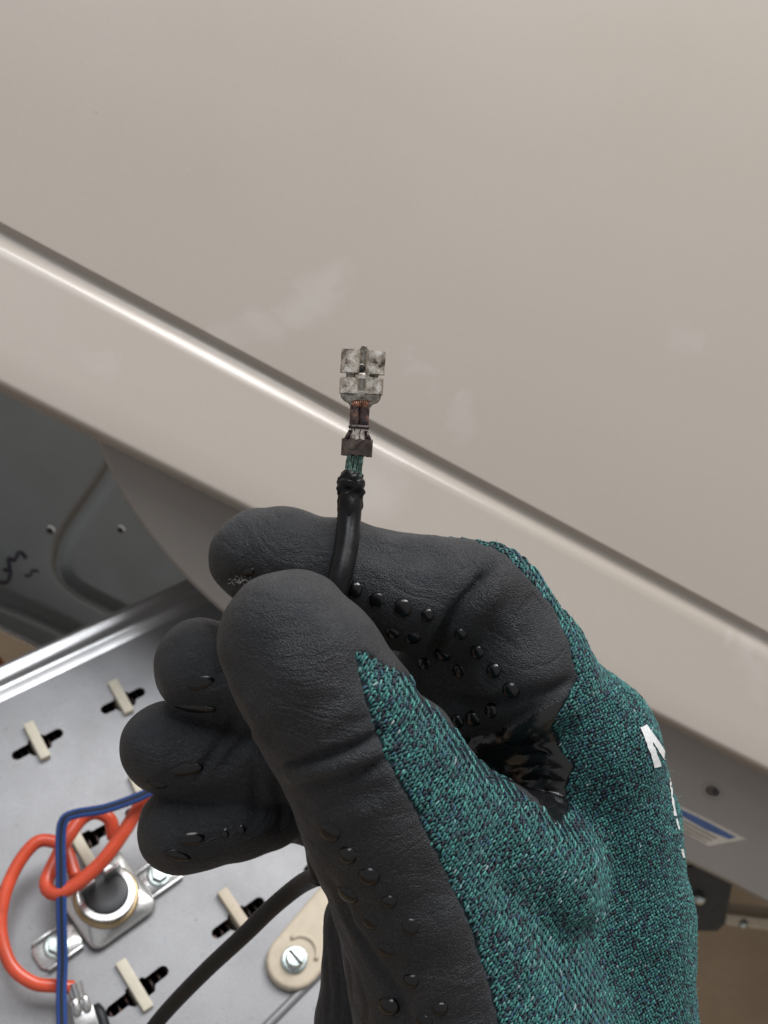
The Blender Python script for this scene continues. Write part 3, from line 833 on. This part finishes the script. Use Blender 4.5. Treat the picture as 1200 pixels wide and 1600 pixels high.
g[:, :2, :] = np.maximum(g[:, :2, :], 0.3)                    # closed cuff end, far below the frame
def surface_nets(g, lo, vx):
    ins = g < 0
    nx, ny, nz = g.shape
    cnt = np.zeros((nx-1, ny-1, nz-1), np.uint8)
    cor = [(i, j, k) for i in (0, 1) for j in (0, 1) for k in (0, 1)]
    for i, j, k in cor: cnt += ins[i:nx-1+i, j:ny-1+j, k:nz-1+k]
    act = np.argwhere((cnt > 0) & (cnt < 8))
    vid = np.full(cnt.shape, -1, np.int64); vid[tuple(act.T)] = np.arange(len(act))
    vals = {c: g[act[:, 0]+c[0], act[:, 1]+c[1], act[:, 2]+c[2]] for c in cor}
    acc = np.zeros((len(act), 3)); num = np.zeros(len(act))
    for a in cor:
        for ax in range(3):
            if a[ax] == 1: continue
            b = list(a); b[ax] = 1; b = tuple(b)
            va, vb = vals[a], vals[b]; m = (va < 0) != (vb < 0)
            t = np.where(m, va/np.where(m, va-vb, 1), 0)
            p = np.tile(np.array(a, float), (len(act), 1)); p[:, ax] += t
            acc += p*m[:, None]; num += m
    V = lo + vx*(act + acc/num[:, None])
    Q = []
    for ax in range(3):
        o1, o2 = [(1, 2), (2, 0), (0, 1)][ax]
        s0 = [slice(None)]*3; s1 = [slice(None)]*3
        s0[ax] = slice(0, -1); s1[ax] = slice(1, None)
        m = ins[tuple(s0)] != ins[tuple(s1)]
        e = np.argwhere(m); e = e[(e[:, o1] > 0) & (e[:, o2] > 0) & (e[:, o1] < g.shape[o1]-1) & (e[:, o2] < g.shape[o2]-1)]
        flip = ~ins[tuple(e.T)]
        def c(a, b):
            q = e.copy(); q[:, o1] -= a; q[:, o2] -= b; return vid[tuple(q.T)]
        q = np.stack([c(1, 1), c(0, 1), c(0, 0), c(1, 0)], 1)
        q[flip] = q[flip][:, ::-1]; Q.append(q)
    return V, np.vstack(Q)
GV, GQ = surface_nets(g, lo, vx); del g
def grad(p, h=0.05):
    p = p.astype(np.float32); o = []
    for ax in range(3):
        e = np.zeros(3, np.float32); e[ax] = h
        o.append(sdf(p+e)-sdf(p-e))
    n = np.stack(o, 1); return n/np.maximum(np.linalg.norm(n, axis=1), 1e-6)[:, None]
body_m = GV[:, 1] > lo[1] + 3
for _ in range(2):
    n_ = grad(GV); s_ = sdf(GV.astype(np.float32))
    GV = GV - np.where(body_m[:, None], n_*np.clip(s_, -0.5, 0.5)[:, None], 0)
tri = np.vstack([GQ[:, [0, 1, 2]], GQ[:, [0, 2, 3]]])
def vnormals(V, T):
    fn = np.cross(V[T[:, 1]]-V[T[:, 0]], V[T[:, 2]]-V[T[:, 0]])
    n = np.zeros_like(V)
    for k in range(3):
        for ax in range(3): n[:, ax] += np.bincount(T[:, k], fn[:, ax], len(V))
    return n/np.maximum(np.linalg.norm(n, axis=1), 1e-9)[:, None]
GN = vnormals(GV, tri)
# soft unevenness of a worn glove
dsp = np.array([noise.noise(Vector(v)*0.08) * 0.65 + noise.noise(Vector(v)*0.22) * 0.28 for v in GV])
GV = GV + GN*dsp[:, None]
GN = vnormals(GV, tri)

# pattern line between the dipped coating and the bare knit
knit_poly = np.array([(555, 1020), (576, 1026), (604, 1046), (632, 1055), (650, 1066), (656, 1090), (700, 1128), (740, 1178), (785, 1212), (822, 1246), (852, 1272), (873, 1290), (890, 1268), (884, 1228), (898, 1196), (872, 1165), (864, 1135), (882, 1098), (903, 1060), (890, 1008), (865, 950), (838, 916), (800, 876), (770, 856), (735, 843), (690, 838),
    (700, 700), (1500, 700), (1500, 2300), (800, 2300), (800, 1700), (780, 1600), (766, 1540), (732, 1440), (692, 1350), (652, 1270), (602, 1180), (577, 1110), (562, 1060)], float)
def px_of(v):
    d = -v[:, 2]; return np.stack([v[:, 0]*FPX/d + CX, CY - v[:, 1]*FPX/d], 1)
def poly_sd(q, poly):
    d = np.full(len(q), 1e9); ins = np.zeros(len(q), bool)
    for a, b in zip(poly, np.roll(poly, -1, 0)):
        ab = b-a; t = np.clip(((q-a)@ab)/(ab@ab), 0, 1)
        d = np.minimum(d, np.linalg.norm(q-a-t[:, None]*ab, axis=1))
        c = ((a[1] <= q[:, 1]) & (b[1] > q[:, 1])) | ((b[1] <= q[:, 1]) & (a[1] > q[:, 1]))
        with np.errstate(divide='ignore', invalid='ignore'):
            xi = a[0] + (q[:, 1]-a[1])/(b[1]-a[1])*(b[0]-a[0])
        ins ^= c & (q[:, 0] < xi)
    return np.where(ins, d, -d)
q2 = px_of(GV)
ksd = poly_sd(q2, knit_poly)*0.11                             # mm, positive on knit
deep = (-GV[:, 2] - 231)
hid = np.where((q2[:, 0] < 745) & (q2[:, 1] > 980), deep, -5.0)
ksd = np.minimum(ksd, -hid)
jag = np.array([noise.noise(Vector(v)*1.1)*0.24 + noise.noise(Vector(v)*0.45)*0.22 for v in GV])
ksd = ksd + jag

hand = bpy.data.objects.new('gloved_hand', None)
bpy.data.objects.remove(hand)
hand_me = new_mesh('gloved_hand', GV, tri, M['knit'], True, base=W(np.array([20, -120, -250])))
hand = bpy.data.objects.new('gloved_hand', hand_me); COL.objects.link(hand)
hand.location = Vector(W(np.array([20, -120, -250])))
tag(hand, 'hand in a black coated green knit work glove pinching the burnt wire end', 'gloved hand')

def clip(V, Nn, T, s):
    """keep the part of the mesh where s<0; cut triangles along s=0"""
    V = list(V); Nn = list(Nn); s = np.asarray(s)
    neg = s[T] < 0; c = neg.sum(1)
    out = [T[c == 3]]; cut = {}; border = set()
    def ev(a, b):
        k = (a, b) if a < b else (b, a)
        if k not in cut:
            t = s[k[0]]/(s[k[0]]-s[k[1]])
            V.append(V[k[0]]*(1-t)+V[k[1]]*t); Nn.append(unit(Nn[k[0]]*(1-t)+Nn[k[1]]*t)); cut[k] = len(V)-1
        return cut[k]
    ex_ = []
    for tr, ng in zip(T[(c == 1) | (c == 2)], neg[(c == 1) | (c == 2)]):
        k = int(np.argmax(ng)) if ng.sum() == 1 else int(np.argmin(ng))
        a, b, d = (int(tr[k]), int(tr[(k+1) % 3]), int(tr[(k+2) % 3]))
        x, y = ev(a, b), ev(a, d)
        if ng.sum() == 1: ex_.append((a, x, y))
        else: ex_ += [(x, b, d), (x, d, y)]
    out.append(np.array(ex_, int).reshape(-1, 3))
    T2 = np.vstack(out); used = np.unique(T2); mp = np.full(len(V), -1); mp[used] = np.arange(len(used))
    bset = np.zeros(len(V), bool); bset[list(cut.values())] = True
    return np.array(V)[used], np.array(Nn)[used], mp[T2], bset[used]
CV, CN, CT, CB = clip(GV, GN, tri, ksd)
csd = np.zeros(len(CV))
off = np.where(CB, -0.12, 0.34)
near = poly_sd(px_of(CV), knit_poly)*0.11
# outward offset with a rounded rim
off = np.where(CB, -0.10, np.clip(0.16 + 0.25*np.clip(-near, 0, 1), 0.16, 0.36))
web_poly = np.array([(700, 1150), (760, 1150), (815, 1128), (870, 1098), (905, 1080), (905, 1300), (860, 1300), (790, 1240), (720, 1180)], float)
cen_ = (CV[CT[:, 0]]+CV[CT[:, 1]]+CV[CT[:, 2]])/3
isweb = (poly_sd(px_of(cen_), web_poly) > 0) & (-cen_[:, 2] > 221)
def sub(T_):
    u = np.unique(T_); mp = np.full(len(CV), -1); mp[u] = np.arange(len(u)); return (CV + CN*off[:, None])[u], mp[T_]
add('foam_coating', *sub(CT[~isweb]), M['foam'], hand)
tag(add('web_patch', *sub(CT[isweb]), M['web'], hand), 'glossy black coated patch in the fork of the thumb')

# knit stitches laid over the bare part, each a small leaf of yarn
ax0 = P(850, 1400, 268)
ang = np.arctan2(GV[:, 0]-ax0[0], GV[:, 2]-ax0[2])
U0 = np.where(GV[:, 0] > ax0[0], ang*45.0, (GV[:, 0]-ax0[0])); Vv = GV[:, 1] - 0.26*U0; U = U0 + 0.52*Vv
PU, PV = 0.80, 0.60
keep = (ksd[tri] > -0.35).all(1) & (np.ptp(U[tri], axis=1) < 8) & (px_of(GV)[tri][:, :, 1].min(1) < 1760)
T = tri[keep]
lu, lv = U[T]/PU, Vv[T]/PV
pos, tuv, nrm = [], [], []
p0, p1, p2 = GV[T[:, 0]], GV[T[:, 1]], GV[T[:, 2]]
d1u, d1v, d2u, d2v = U[T[:, 1]]-U[T[:, 0]], Vv[T[:, 1]]-Vv[T[:, 0]], U[T[:, 2]]-U[T[:, 0]], Vv[T[:, 2]]-Vv[T[:, 0]]
det = d1u*d2v - d1v*d2u
okd = np.abs(det) > 0.02
det_ = np.where(okd, det, 1)
Tu = ((p1-p0)*d2v[:, None] - (p2-p0)*d1v[:, None])/det_[:, None]
Tv = (-(p1-p0)*d2u[:, None] + (p2-p0)*d1u[:, None])/det_[:, None]
bu, bv = np.ceil(lu.min(1)), np.ceil(lv.min(1))
ids = []
for i in range(4):
    for j in range(4):
        cu, cv = bu+i, bv+j
        a = cu*PU - U[T[:, 0]]; b = cv*PV - Vv[T[:, 0]]
        w1 = (a*d2v - b*d2u)/det_; w2 = (b*d1u - a*d1v)/det_
        m = okd & (w1 >= 0) & (w2 >= 0) & (w1+w2 <= 1)
        pos.append((p0 + w1[:, None]*(p1-p0) + w2[:, None]*(p2-p0))[m]); tuv.append((Tu[m], Tv[m]))
        nrm.append(GN[T[:, 0]][m]); ids.append(np.stack([cu[m], cv[m]], 1))
pos = np.vstack(pos); sT = np.vstack([x[0] for x in tuv]); sV = np.vstack([x[1] for x in tuv]); sN = np.vstack(nrm); ids = np.vstack(ids)
def norm(a): return a/np.maximum(np.linalg.norm(a, axis=1), 1e-6)[:, None]
sS = np.clip(np.linalg.norm(sT, axis=1), 0.85, 1.7); sT = norm(sT); sB = norm(np.cross(sN, sT)); sT = norm(np.cross(sB, sN))
nS = len(pos)
rings, sides = 5, 6
tl = np.array([-1, -0.62, 0.0, 0.62, 1]); rl = np.array([0.12, 0.78, 1.0, 0.78, 0.12]); hl = np.array([-0.6, 0.25, 0.6, 0.25, -0.6])
def yarn(angle, L, wd, ht, sink, shift):
    aj = angle + rng.normal(0, 0.24, nS)
    Lj = L*sS*rng.uniform(0.85, 1.15, nS); wj = wd*rng.uniform(0.85, 1.2, nS)
    d = sT*np.cos(aj)[:, None] + sB*np.sin(aj)[:, None]; e = norm(np.cross(sN, d))
    c = pos + sT*(shift[0]*sS+rng.normal(0, 0.09, nS))[:, None] + sB*(shift[1]+rng.normal(0, 0.09, nS))[:, None] + sN*(sink + rng.normal(0, 0.03, nS))[:, None]
    vs = []
    for t, r, h in zip(tl, rl, hl):
        for k in range(sides):
            a = 2*PI*k/sides
            vs.append(c + d*(Lj*t)[:, None] + e*(wj*r*math.cos(a))[:, None] + sN*(ht*r*math.sin(a) + h*0.16))
    vs = np.stack(vs, 1).reshape(-1, 3)
    f = []
    for i in range(rings-1):
        for k in range(sides):
            k2 = (k+1) % sides
            f.append((i*sides+k, i*sides+k2, (i+1)*sides+k2, (i+1)*sides+k))
    f = np.array(f)[None] + (np.arange(nS)*rings*sides)[:, None, None]
    return vs, f.reshape(-1, 4)
pal = np.array([(0.036, 0.185, 0.168), (0.024, 0.125, 0.130), (0.062, 0.285, 0.245), (0.020, 0.036, 0.058), (0.015, 0.020, 0.030), (0.13, 0.31, 0.30), (0.030, 0.110, 0.165), (0.28, 0.38, 0.39)])
wts = np.array([0.34, 0.28, 0.13, 0.11, 0.045, 0.035, 0.055, 0.005])
def tints(w, mul):
    c = pal[rng.choice(len(pal), nS, p=w/w.sum())]*rng.uniform(0.75, 1.25, nS)[:, None]*mul
    c = np.hstack([c, np.ones((nS, 1))])
    return np.repeat(c, rings*sides, axis=0)
v1, f1 = yarn(math.radians(38), 0.48, 0.215, 0.21, 0.12, (0, 0))
v2, f2 = yarn(math.radians(-30), 0.40, 0.195, 0.19, 0.02, (0.38, -0.10))
w2 = np.array([0.20, 0.28, 0.05, 0.24, 0.16, 0.01, 0.06, 0.0])
st = add('knit_stitches', np.vstack([v1, v2]), np.vstack([f1, f2+len(v1)]), M['yarn'], hand, attr=np.vstack([tints(wts, 0.92), tints(w2, 0.72)]))
st['kind'] = 'stuff'

fz = []
for k in rng.choice(nS, 420, replace=False):
    a = pos[k] + sN[k]*0.25; t1 = unit(rng.normal(0, 1, 3) + sN[k]*0.5); t2 = unit(rng.normal(0, 1, 3)); L = rng.uniform(0.5, 1.5)
    fz.append(tube([a, a + t1*L*0.4 + sN[k]*0.15, a + t1*L*0.7 + t2*L*0.25 + sN[k]*0.25], 0.028, 3, cap=False))
add('yarn_fuzz', *join(*fz), M['fuzz'], hand)['kind'] = 'stuff'

# grip dots, found by dropping onto the coating surface
bvh = BVHTree.FromPolygons([Vector(v) for v in GV], [tuple(int(i) for i in t) for t in tri])
def drop(px, py):
    d = Vector(P(px, py, 1.0)).normalized()
    h = bvh.ray_cast(Vector((0, 0, 0)), d)
    return (np.array(h[0]), np.array(h[1])) if h[0] is not None else (None, None)
dot_me = raw_mesh('grip_dot', *lathe([(1.5, -0.25), (1.38, -0.02), (1.28, 0.22), (1.10, 0.48), (0.80, 0.68), (0.45, 0.78), (0.12, 0.81)], 18), M['gloss'])
dash_v, dash_f = lathe([(1.3, -0.2), (1.1, -0.02), (0.94, 0.14), (0.78, 0.30), (0.5, 0.40), (0.15, 0.43)], 20)
dash_me = raw_mesh('grip_bar', dash_v, dash_f, M['gloss'])
def axes(n, hint):
    X = unit(hint - n*np.dot(hint, n)); return X, np.cross(n, X)
dots = [(552, 922), (588, 938), (629, 950), (668, 960), (614, 988), (645, 996), (720, 990), (746, 1018), (772, 1047), (798, 1078), (692, 1022), (718, 1048), (664, 1036), (716, 1126), (740, 1122), (768, 1110),
        (544, 1335), (577, 1368), (608, 1407), (545, 1397), (579, 1439), (641, 1447), (603, 1484), (643, 1531), (688, 1575), (608, 1571), (664, 1595), (516, 1300), (735, 1625)]
for i, (x, y) in enumerate(dots):
    p, n = drop(x, y)
    if p is None or (650 < x < 800 and 1000 < y < 1200 and -p[2] < 221): continue
    X, Y = axes(n, np.array([0.8, 0.3, 0.1])); s = random.uniform(0.85, 1.25)
    place('grip_dot', dot_me, hand, p + n*0.30, X, Y, n, (s*random.uniform(0.9, 1.15), s, s*random.uniform(0.55, 1.1)))
bars = [((292, 1070), (334, 1062), 1.15), ((280, 1104), (330, 1108), 1.0), ((268, 1207), (312, 1198), 1.0), ((232, 1222), (262, 1228), 0.8), ((278, 1313), (318, 1308), 1.1), ((262, 1332), (296, 1341), 1.0), ((345, 1304), (358, 1299), 0.9), ((370, 1298), (384, 1293), 0.9), ((398, 890), (380, 896), 0.8)]
for a, b, w in bars:
    p, n = drop((a[0]+b[0])/2, (a[1]+b[1])/2); pa, _ = drop(*a); pb, _ = drop(*b)
    if p is None or pa is None or pb is None: continue
    X, Y = axes(n, pb-pa); L = np.linalg.norm(pb-pa)/2
    place('grip_bar', dash_me, hand, p + n*0.28, X, Y, n, (L, w, 1.0))

# printed letter on the back of the hand
def ribbon(pts, w, name):
    V, F = [], []
    line = spline(pts, 6) if len(pts) > 2 else np.linspace(pts[0], pts[1], 8)
    tg = np.gradient(line, axis=0)
    for q, t in zip(line, tg):
        s = unit(np.array([-t[1], t[0]]))
        row = []
        for k in (-1, -0.33, 0.33, 1):
            p, n = drop(*(q + s*w*k + rng.normal(0, 0.5, 2)))
            row.append(None if p is None else p + n*0.46)
        hit = [x for x in row if x is not None]
        if 1 < len(hit) < 4 or len(hit) == 1: row = [x if x is not None else hit[-1] for x in row]
        V.append(row)
    good = [r for r in V if all(x is not None for x in r)]
    if len(good) < 2: return None
    fl_ = np.array(good).reshape(-1, 3); m = len(good)
    for i in range(m-1):
        for k in range(3): F.append((i*4+k, i*4+k+1, (i+1)*4+k+1, (i+1)*4+k))
    return fl_, F
letter = [r for r in (ribbon([(1003, 1136), (1014, 1166), (1025, 1198)], 4.6, 'a'), ribbon([(1004, 1136), (1022, 1160), (1038, 1186)], 4.0, 'b')) if r]
if letter: add('printed_letter', *join(*letter), M['white'], hand)
flecks = [r for r in (ribbon([(1044, 1216), (1047, 1245), (1052, 1275)], 1.6, 'd'), ribbon([(1054, 1280), (1058, 1296)], 1.4, 'e'), ribbon([(1062, 1326), (1065, 1340)], 1.6, 'f')) if r]
if flecks: add('printed_mark', *join(*flecks), M['white'], hand)
# lint caught on the thumb tip
lv = []
for i in range(26):
    p, n = drop(372 + random.uniform(-10, 26), 906 + random.uniform(-6, 4) - 0)
    if p is None: continue
    a = p + n*0.35; t1 = unit(rng.normal(0, 1, 3)); 
    lv.append(tube([a, a + t1*0.5 + n*0.35, a + t1*1.0 + n*random.uniform(0.1, 0.6)], 0.045, 5))
if lv: add('lint_tuft', *join(*lv), M['lint'], hand)['kind'] = 'stuff'

# ================================================================== burnt wire end
wd = 230.0; mm = wd/FPX
root = thing('burnt_wire', 'black wire held in the fingers ending in a burnt corroded spade terminal', 'wire', P(546, 830, 229))
ins_path = spline([P(549, 748, wd), P(548, 775, wd), P(545, 815, 228.5), P(541, 855, 226), P(533, 895, 223.5), P(523, 930, 222.5), P(508, 985, 223), P(500, 1060, 226), P(495, 1150, 234), P(490, 1260, 246), P(494, 1330, 254), P(500, 1368, 258)], 8)
n = len(ins_path); rr = np.full(n, 2.15)
rr[0:2] = (2.05, 2.2)
rs = np.linspace(0, 1, n)
def lumpy(i, a):
    f = max(0.0, 1 - i/14.0)
    return 1 + 0.05*f*math.sin(3*a+0.25*i) + 0.03*f*math.sin(5*a - i*0.2)
rr = rr + 0.36*np.exp(-((np.arange(n)-2.5)/2.6)**2) - 0.12*np.exp(-((np.arange(n)-7)/2.0)**2)
add('insulation', *tube(ins_path, rr, 24, prof=lumpy), M['pvc'], root)
slv = spline([P(500, 1368, 258), P(488, 1372, 262), P(465, 1385, 268), P(425, 1418, 274), P(380, 1462, 280), P(320, 1518, 290), P(262, 1578, 300), P(225, 1625, 306), P(160, 1720, 316)], 8)
add('sleeve', *tube(slv, np.linspace(2.05, 1.7, len(slv)), 20), M['rubber'], root)
# charred collar of melted insulation at the end
ml = [P(551, 736, wd), P(550, 742, wd), P(549, 752, wd), P(548, 762, wd), P(547, 774, wd), P(546, 790, 229.4), P(545, 812, 228.6)]
ml = spline(ml, 5)
add('melted_end', *tube(ml, np.interp(np.linspace(0, 1, len(ml)), [0, .25, .5, .75, 1], [1.55, 2.15, 2.4, 2.25, 1.9]), 22, prof=lambda i, a: 1+0.11*math.sin(3*a+i*.3)+0.07*math.sin(5*a-i*.6)+0.04*math.sin(8*a+i*1.1)), M['pvc'], root)
# bare strands
def strands(p0, p1, R, n, mat, r=0.22, wob=0.30):
    for k in range(n):
        a = 2*PI*k/n*0.62 + random.uniform(-.1, .1) + 0.0; a = PI*(k+0.5)/n
        ox, oz = R*math.cos(a), R*0.75*math.sin(a)
        pts = []
        for t in np.linspace(0, 1, 6):
            pts.append(p0*(1-t) + p1*t + np.array([ox*(1-0.15*math.sin(PI*t)) + random.uniform(-wob, wob)*0.5, 0, oz]))
        add('strand', *tube(spline(pts, 3), r*random.uniform(0.85, 1.15), 8), mat, root)
strands(P(558.5, 692, wd), P(561, 662, wd), 1.3, 10, M['strand'])
strands(P(551, 748, wd), P(556, 704, wd), 1.5, 11, M['green'])
add('strand_core', *tube([P(551, 746, wd), P(556, 706, wd), P(561, 666, wd)], [1.2, 1.25, 1.0], 14), M['collar'], root)
# local frame of the terminal
tyv = unit(P(567, 545, wd) - P(556, 720, wd)); txv = unit(np.array([1, 0, 0]) - tyv*tyv[0]); tzv = np.cross(txv, tyv)
def TP(px, py): # mm in the terminal plane
    h = P(px, py, wd) - P(564, 620, wd); return np.array([np.dot(h, txv), np.dot(h, tyv)])
to = P(564, 620, wd)
def TF(m): return frame(m, to, txv, tyv, tzv)
def sweep_profile(prof, y0, y1, th, jag=0.0, n=5):
    """open profile (x,z) swept along y with wall thickness th"""
    p = np.array(prof, float); tg = np.gradient(p, axis=0); nn = np.stack([-tg[:, 1], tg[:, 0]], 1); nn /= np.linalg.norm(nn, axis=1)[:, None]
    ring = np.vstack([p + nn*th/2, (p - nn*th/2)[::-1]]); m = len(ring); V = []
    for j, y in enumerate(np.linspace(y0, y1, n)):
        e = 1.0 if j in (0, n-1) else 0.0
        for i, (x, z) in enumerate(ring): V.append((x, y + e*jag*math.sin(i*1.7+j), z))
    F = [(j*m+i, j*m+(i+1) % m, (j+1)*m+(i+1) % m, (j+1)*m+i) for j in range(n-1) for i in range(m)]
    h = len(p)
    for j in (0, n-1):
        for i in range(h-1):
            q = (j*m+i, j*m+i+1, j*m+m-2-i, j*m+m-1-i); F.append(q if j == 0 else q[::-1])
    v, f = np.array(V), F
    bm = bmesh.new(); bv_ = [bm.verts.new(x) for x in v]
    for q in f:
        try: bm.faces.new([bv_[i] for i in q])
        except ValueError: pass
    bmesh.ops.recalc_face_normals(bm, faces=bm.faces)
    return bm_out(bm)
def curl(s, w, zt, inner):
    """one rolled rail: out along the base, round the edge and back over the top"""
    xc, a_, b_ = (w+inner)/2, (w-inner)/2, zt/2
    pts = [(0.3, 0), (xc*0.7, 0)] + [(xc + a_*math.cos(t), b_ + b_*math.sin(t)*(1.12 if t > 0 else 1)) for t in np.linspace(-PI/2, PI*1.06, 18)]
    return [(s*x, z) for x, z in pts]
yt, ym0, ym1, yb2 = TP(566, 549)[1], TP(566, 585)[1], TP(566, 592.5)[1], TP(566, 617)[1]
sp = add('spade_socket', *TF(join(sweep_profile([(-2.9, 0), (-1.3, 0.0), (-0.9, 0.55), (0, 0.75), (0.9, 0.55), (1.3, 0.0), (2.9, 0)], TP(566, 624)[1], yt, 0.32), frame(plate([[(-1.25, -0.5), (1.25, -0.5), (0.9, 0.1), (0.62, 0.35), (0.55, 0.72), (0.3, 0.62), (-0.1, 0.78), (-0.5, 0.66), (-0.6, 0.3), (-0.95, 0.05)]], -0.16, 0.16), (0, yt+0.1, 0.7), (1, 0, 0), (0, 1, 0), (0, 0, 1)))), M['tin_dark'], root, sharp=40)
tag(sp, 'corroded tinned female spade socket with rolled rails')
add('rolled_rail', *TF(sweep_profile(curl(-1, 3.82, 2.3, 0.64), ym0, yt, 0.34, 0.05)), M['tin'], sp, sharp=50)
add('rolled_rail', *TF(sweep_profile(curl(1, 3.82, 2.3, 0.60), ym0, yt-0.05, 0.34, 0.05)), M['tin'], sp, sharp=50)
add('rolled_rail', *TF(sweep_profile(curl(-1, 3.8, 2.1, 0.52), yb2, ym1, 0.34, 0.05)), M['tin'], sp, sharp=50)
add('rolled_rail', *TF(sweep_profile(curl(1, 3.72, 2.0, 0.62), yb2+0.1, ym1+0.2, 0.34, 0.05)), M['tin'], sp, sharp=50)
add('bridge_strip', *TF(box((0, 0, 0), (1, 0, 0), (0, 1, 0), (0, 0, 1), -1.45, 1.35, ym1-0.15, ym0+0.1, 0.4, 1.55, 0.25)), M['tin'], sp)
hcx = TP(565, 577)
add('locking_hole_shade', *TF(frame(lathe([(0.66, 0.6), (0.64, 0.98)], 18), (hcx[0], hcx[1], 0), (1, 0, 0), (0, 1, 0), (0, 0, 1))), M['inside'], sp)  # solid dark disc painted as the hole's shade
add('locking_dimple', *TF(frame(lathe([(0.9, 0.5), (0.9, 0.95), (0.78, 1.0), (0.68, 0.9)], 18), (hcx[0], hcx[1], 0), (1, 0, 0), (0, 1, 0), (0, 0, 1))), M['tin'], sp)
# neck: shoulders narrowing to the barrel
nk = [(-3.75, 0.55), (-3.72, 0.2), (-3.55, -0.35), (-3.0, -0.95), (-2.2, -1.3), (-1.75, -1.9), (-1.7, -2.4), (1.7, -2.4), (1.75, -1.9), (2.2, -1.3), (3.0, -0.95), (3.5, -0.35), (3.62, 0.2), (3.65, 0.55)]
add('neck', *TF(frame(join(loft([nk, nk, [(x*0.93, y*0.9-0.05) for x, y in nk]], [0.0, 0.75, 1.05]), box((0, 0, 0), (1, 0, 0), (0, 1, 0), (0, 0, 1), -0.85, 0.85, -0.75, 1.0, 0.6, 1.5, 0.2)), (0, 0, 0), (1, 0, 0), (0, 1, 0), (0, 0, 1))), M['tin_dark'], sp, sharp=40)
for k in range(9):                                            # brush of copper strands fanned over the neck
    x = (k-4)/4.0
    p0 = P(562.5 + 9*x, 637, wd) + tzv*1.35; p1 = P(564 + 14*x, 625.5 + 2*x*x, wd) + tzv*(1.25 - 0.25*x*x)
    add('strand', *tube([p0, (p0+p1)/2 + tzv*0.12, p1], 0.17, 7), M['hot'], root)
# wire crimp: two lobes with a groove between
b0, b1 = P(563, 628, wd), P(561, 667, wd)
for k in (-1, 1):
    pth = [b0*(1-t)+b1*t + txv*k*0.78 + tzv*0.55 for t in np.linspace(0, 1, 9)]
    add('crimp_barrel', *tube(pth, [0.62, 0.92, 0.98, 0.96, 0.98, 0.95, 0.97, 0.98, 0.9], 16, prof=lambda i, a: 1+0.03*math.sin(i*2.1+a*3)), M['copper'], root)
add('crimp_seat', *frame(loft([rrect(1.72, 0.7, 0.5), rrect(1.7, 0.7, 0.5)], [0, np.linalg.norm(b1-b0)]), b0, txv, tzv, unit(b1-b0)), M['copper'], root, sharp=40)
add('barrel_lip', *frame(loft([rrect(1.7, 1.1, 0.6), rrect(1.95, 1.35, 0.7), rrect(1.75, 1.2, 0.6)], [0, 0.35, 0.7]), b1 + tzv*0.35 - (b1-b0)*0.06, txv, tzv, unit(b1-b0)), M['collar'], root, sharp=40)
# insulation crimp collar
k0, k1 = P(558.5, 687, wd), P(557, 712, wd)
cl_ = sweep_profile([(2.62*math.cos(a), 1.75*math.sin(a)*(1 if math.sin(a) > 0 else 0.8) - (0.35 if abs(a-PI/2) < 0.12 else 0)) for a in np.linspace(-PI*0.98, PI*0.98, 40)], 0, np.linalg.norm(k1-k0), 0.4, 0.16, 6)
add('crimp_collar', *frame(cl_, k0, txv, unit(k1-k0), np.cross(txv, unit(k1-k0))*-1 if np.cross(txv, unit(k1-k0))[2] < 0 else np.cross(txv, unit(k1-k0))), M['collar'], root, sharp=50)
add('collar_wing', *join(tube([P(542, 686, wd)+tzv*0.3, P(548, 672, wd)+tzv*0.2], [0.5, 0.35], 8), tube([P(576, 688, wd)+tzv*0.3, P(572, 674, wd)+tzv*0.2], [0.55, 0.35], 8)), M['collar'], root)
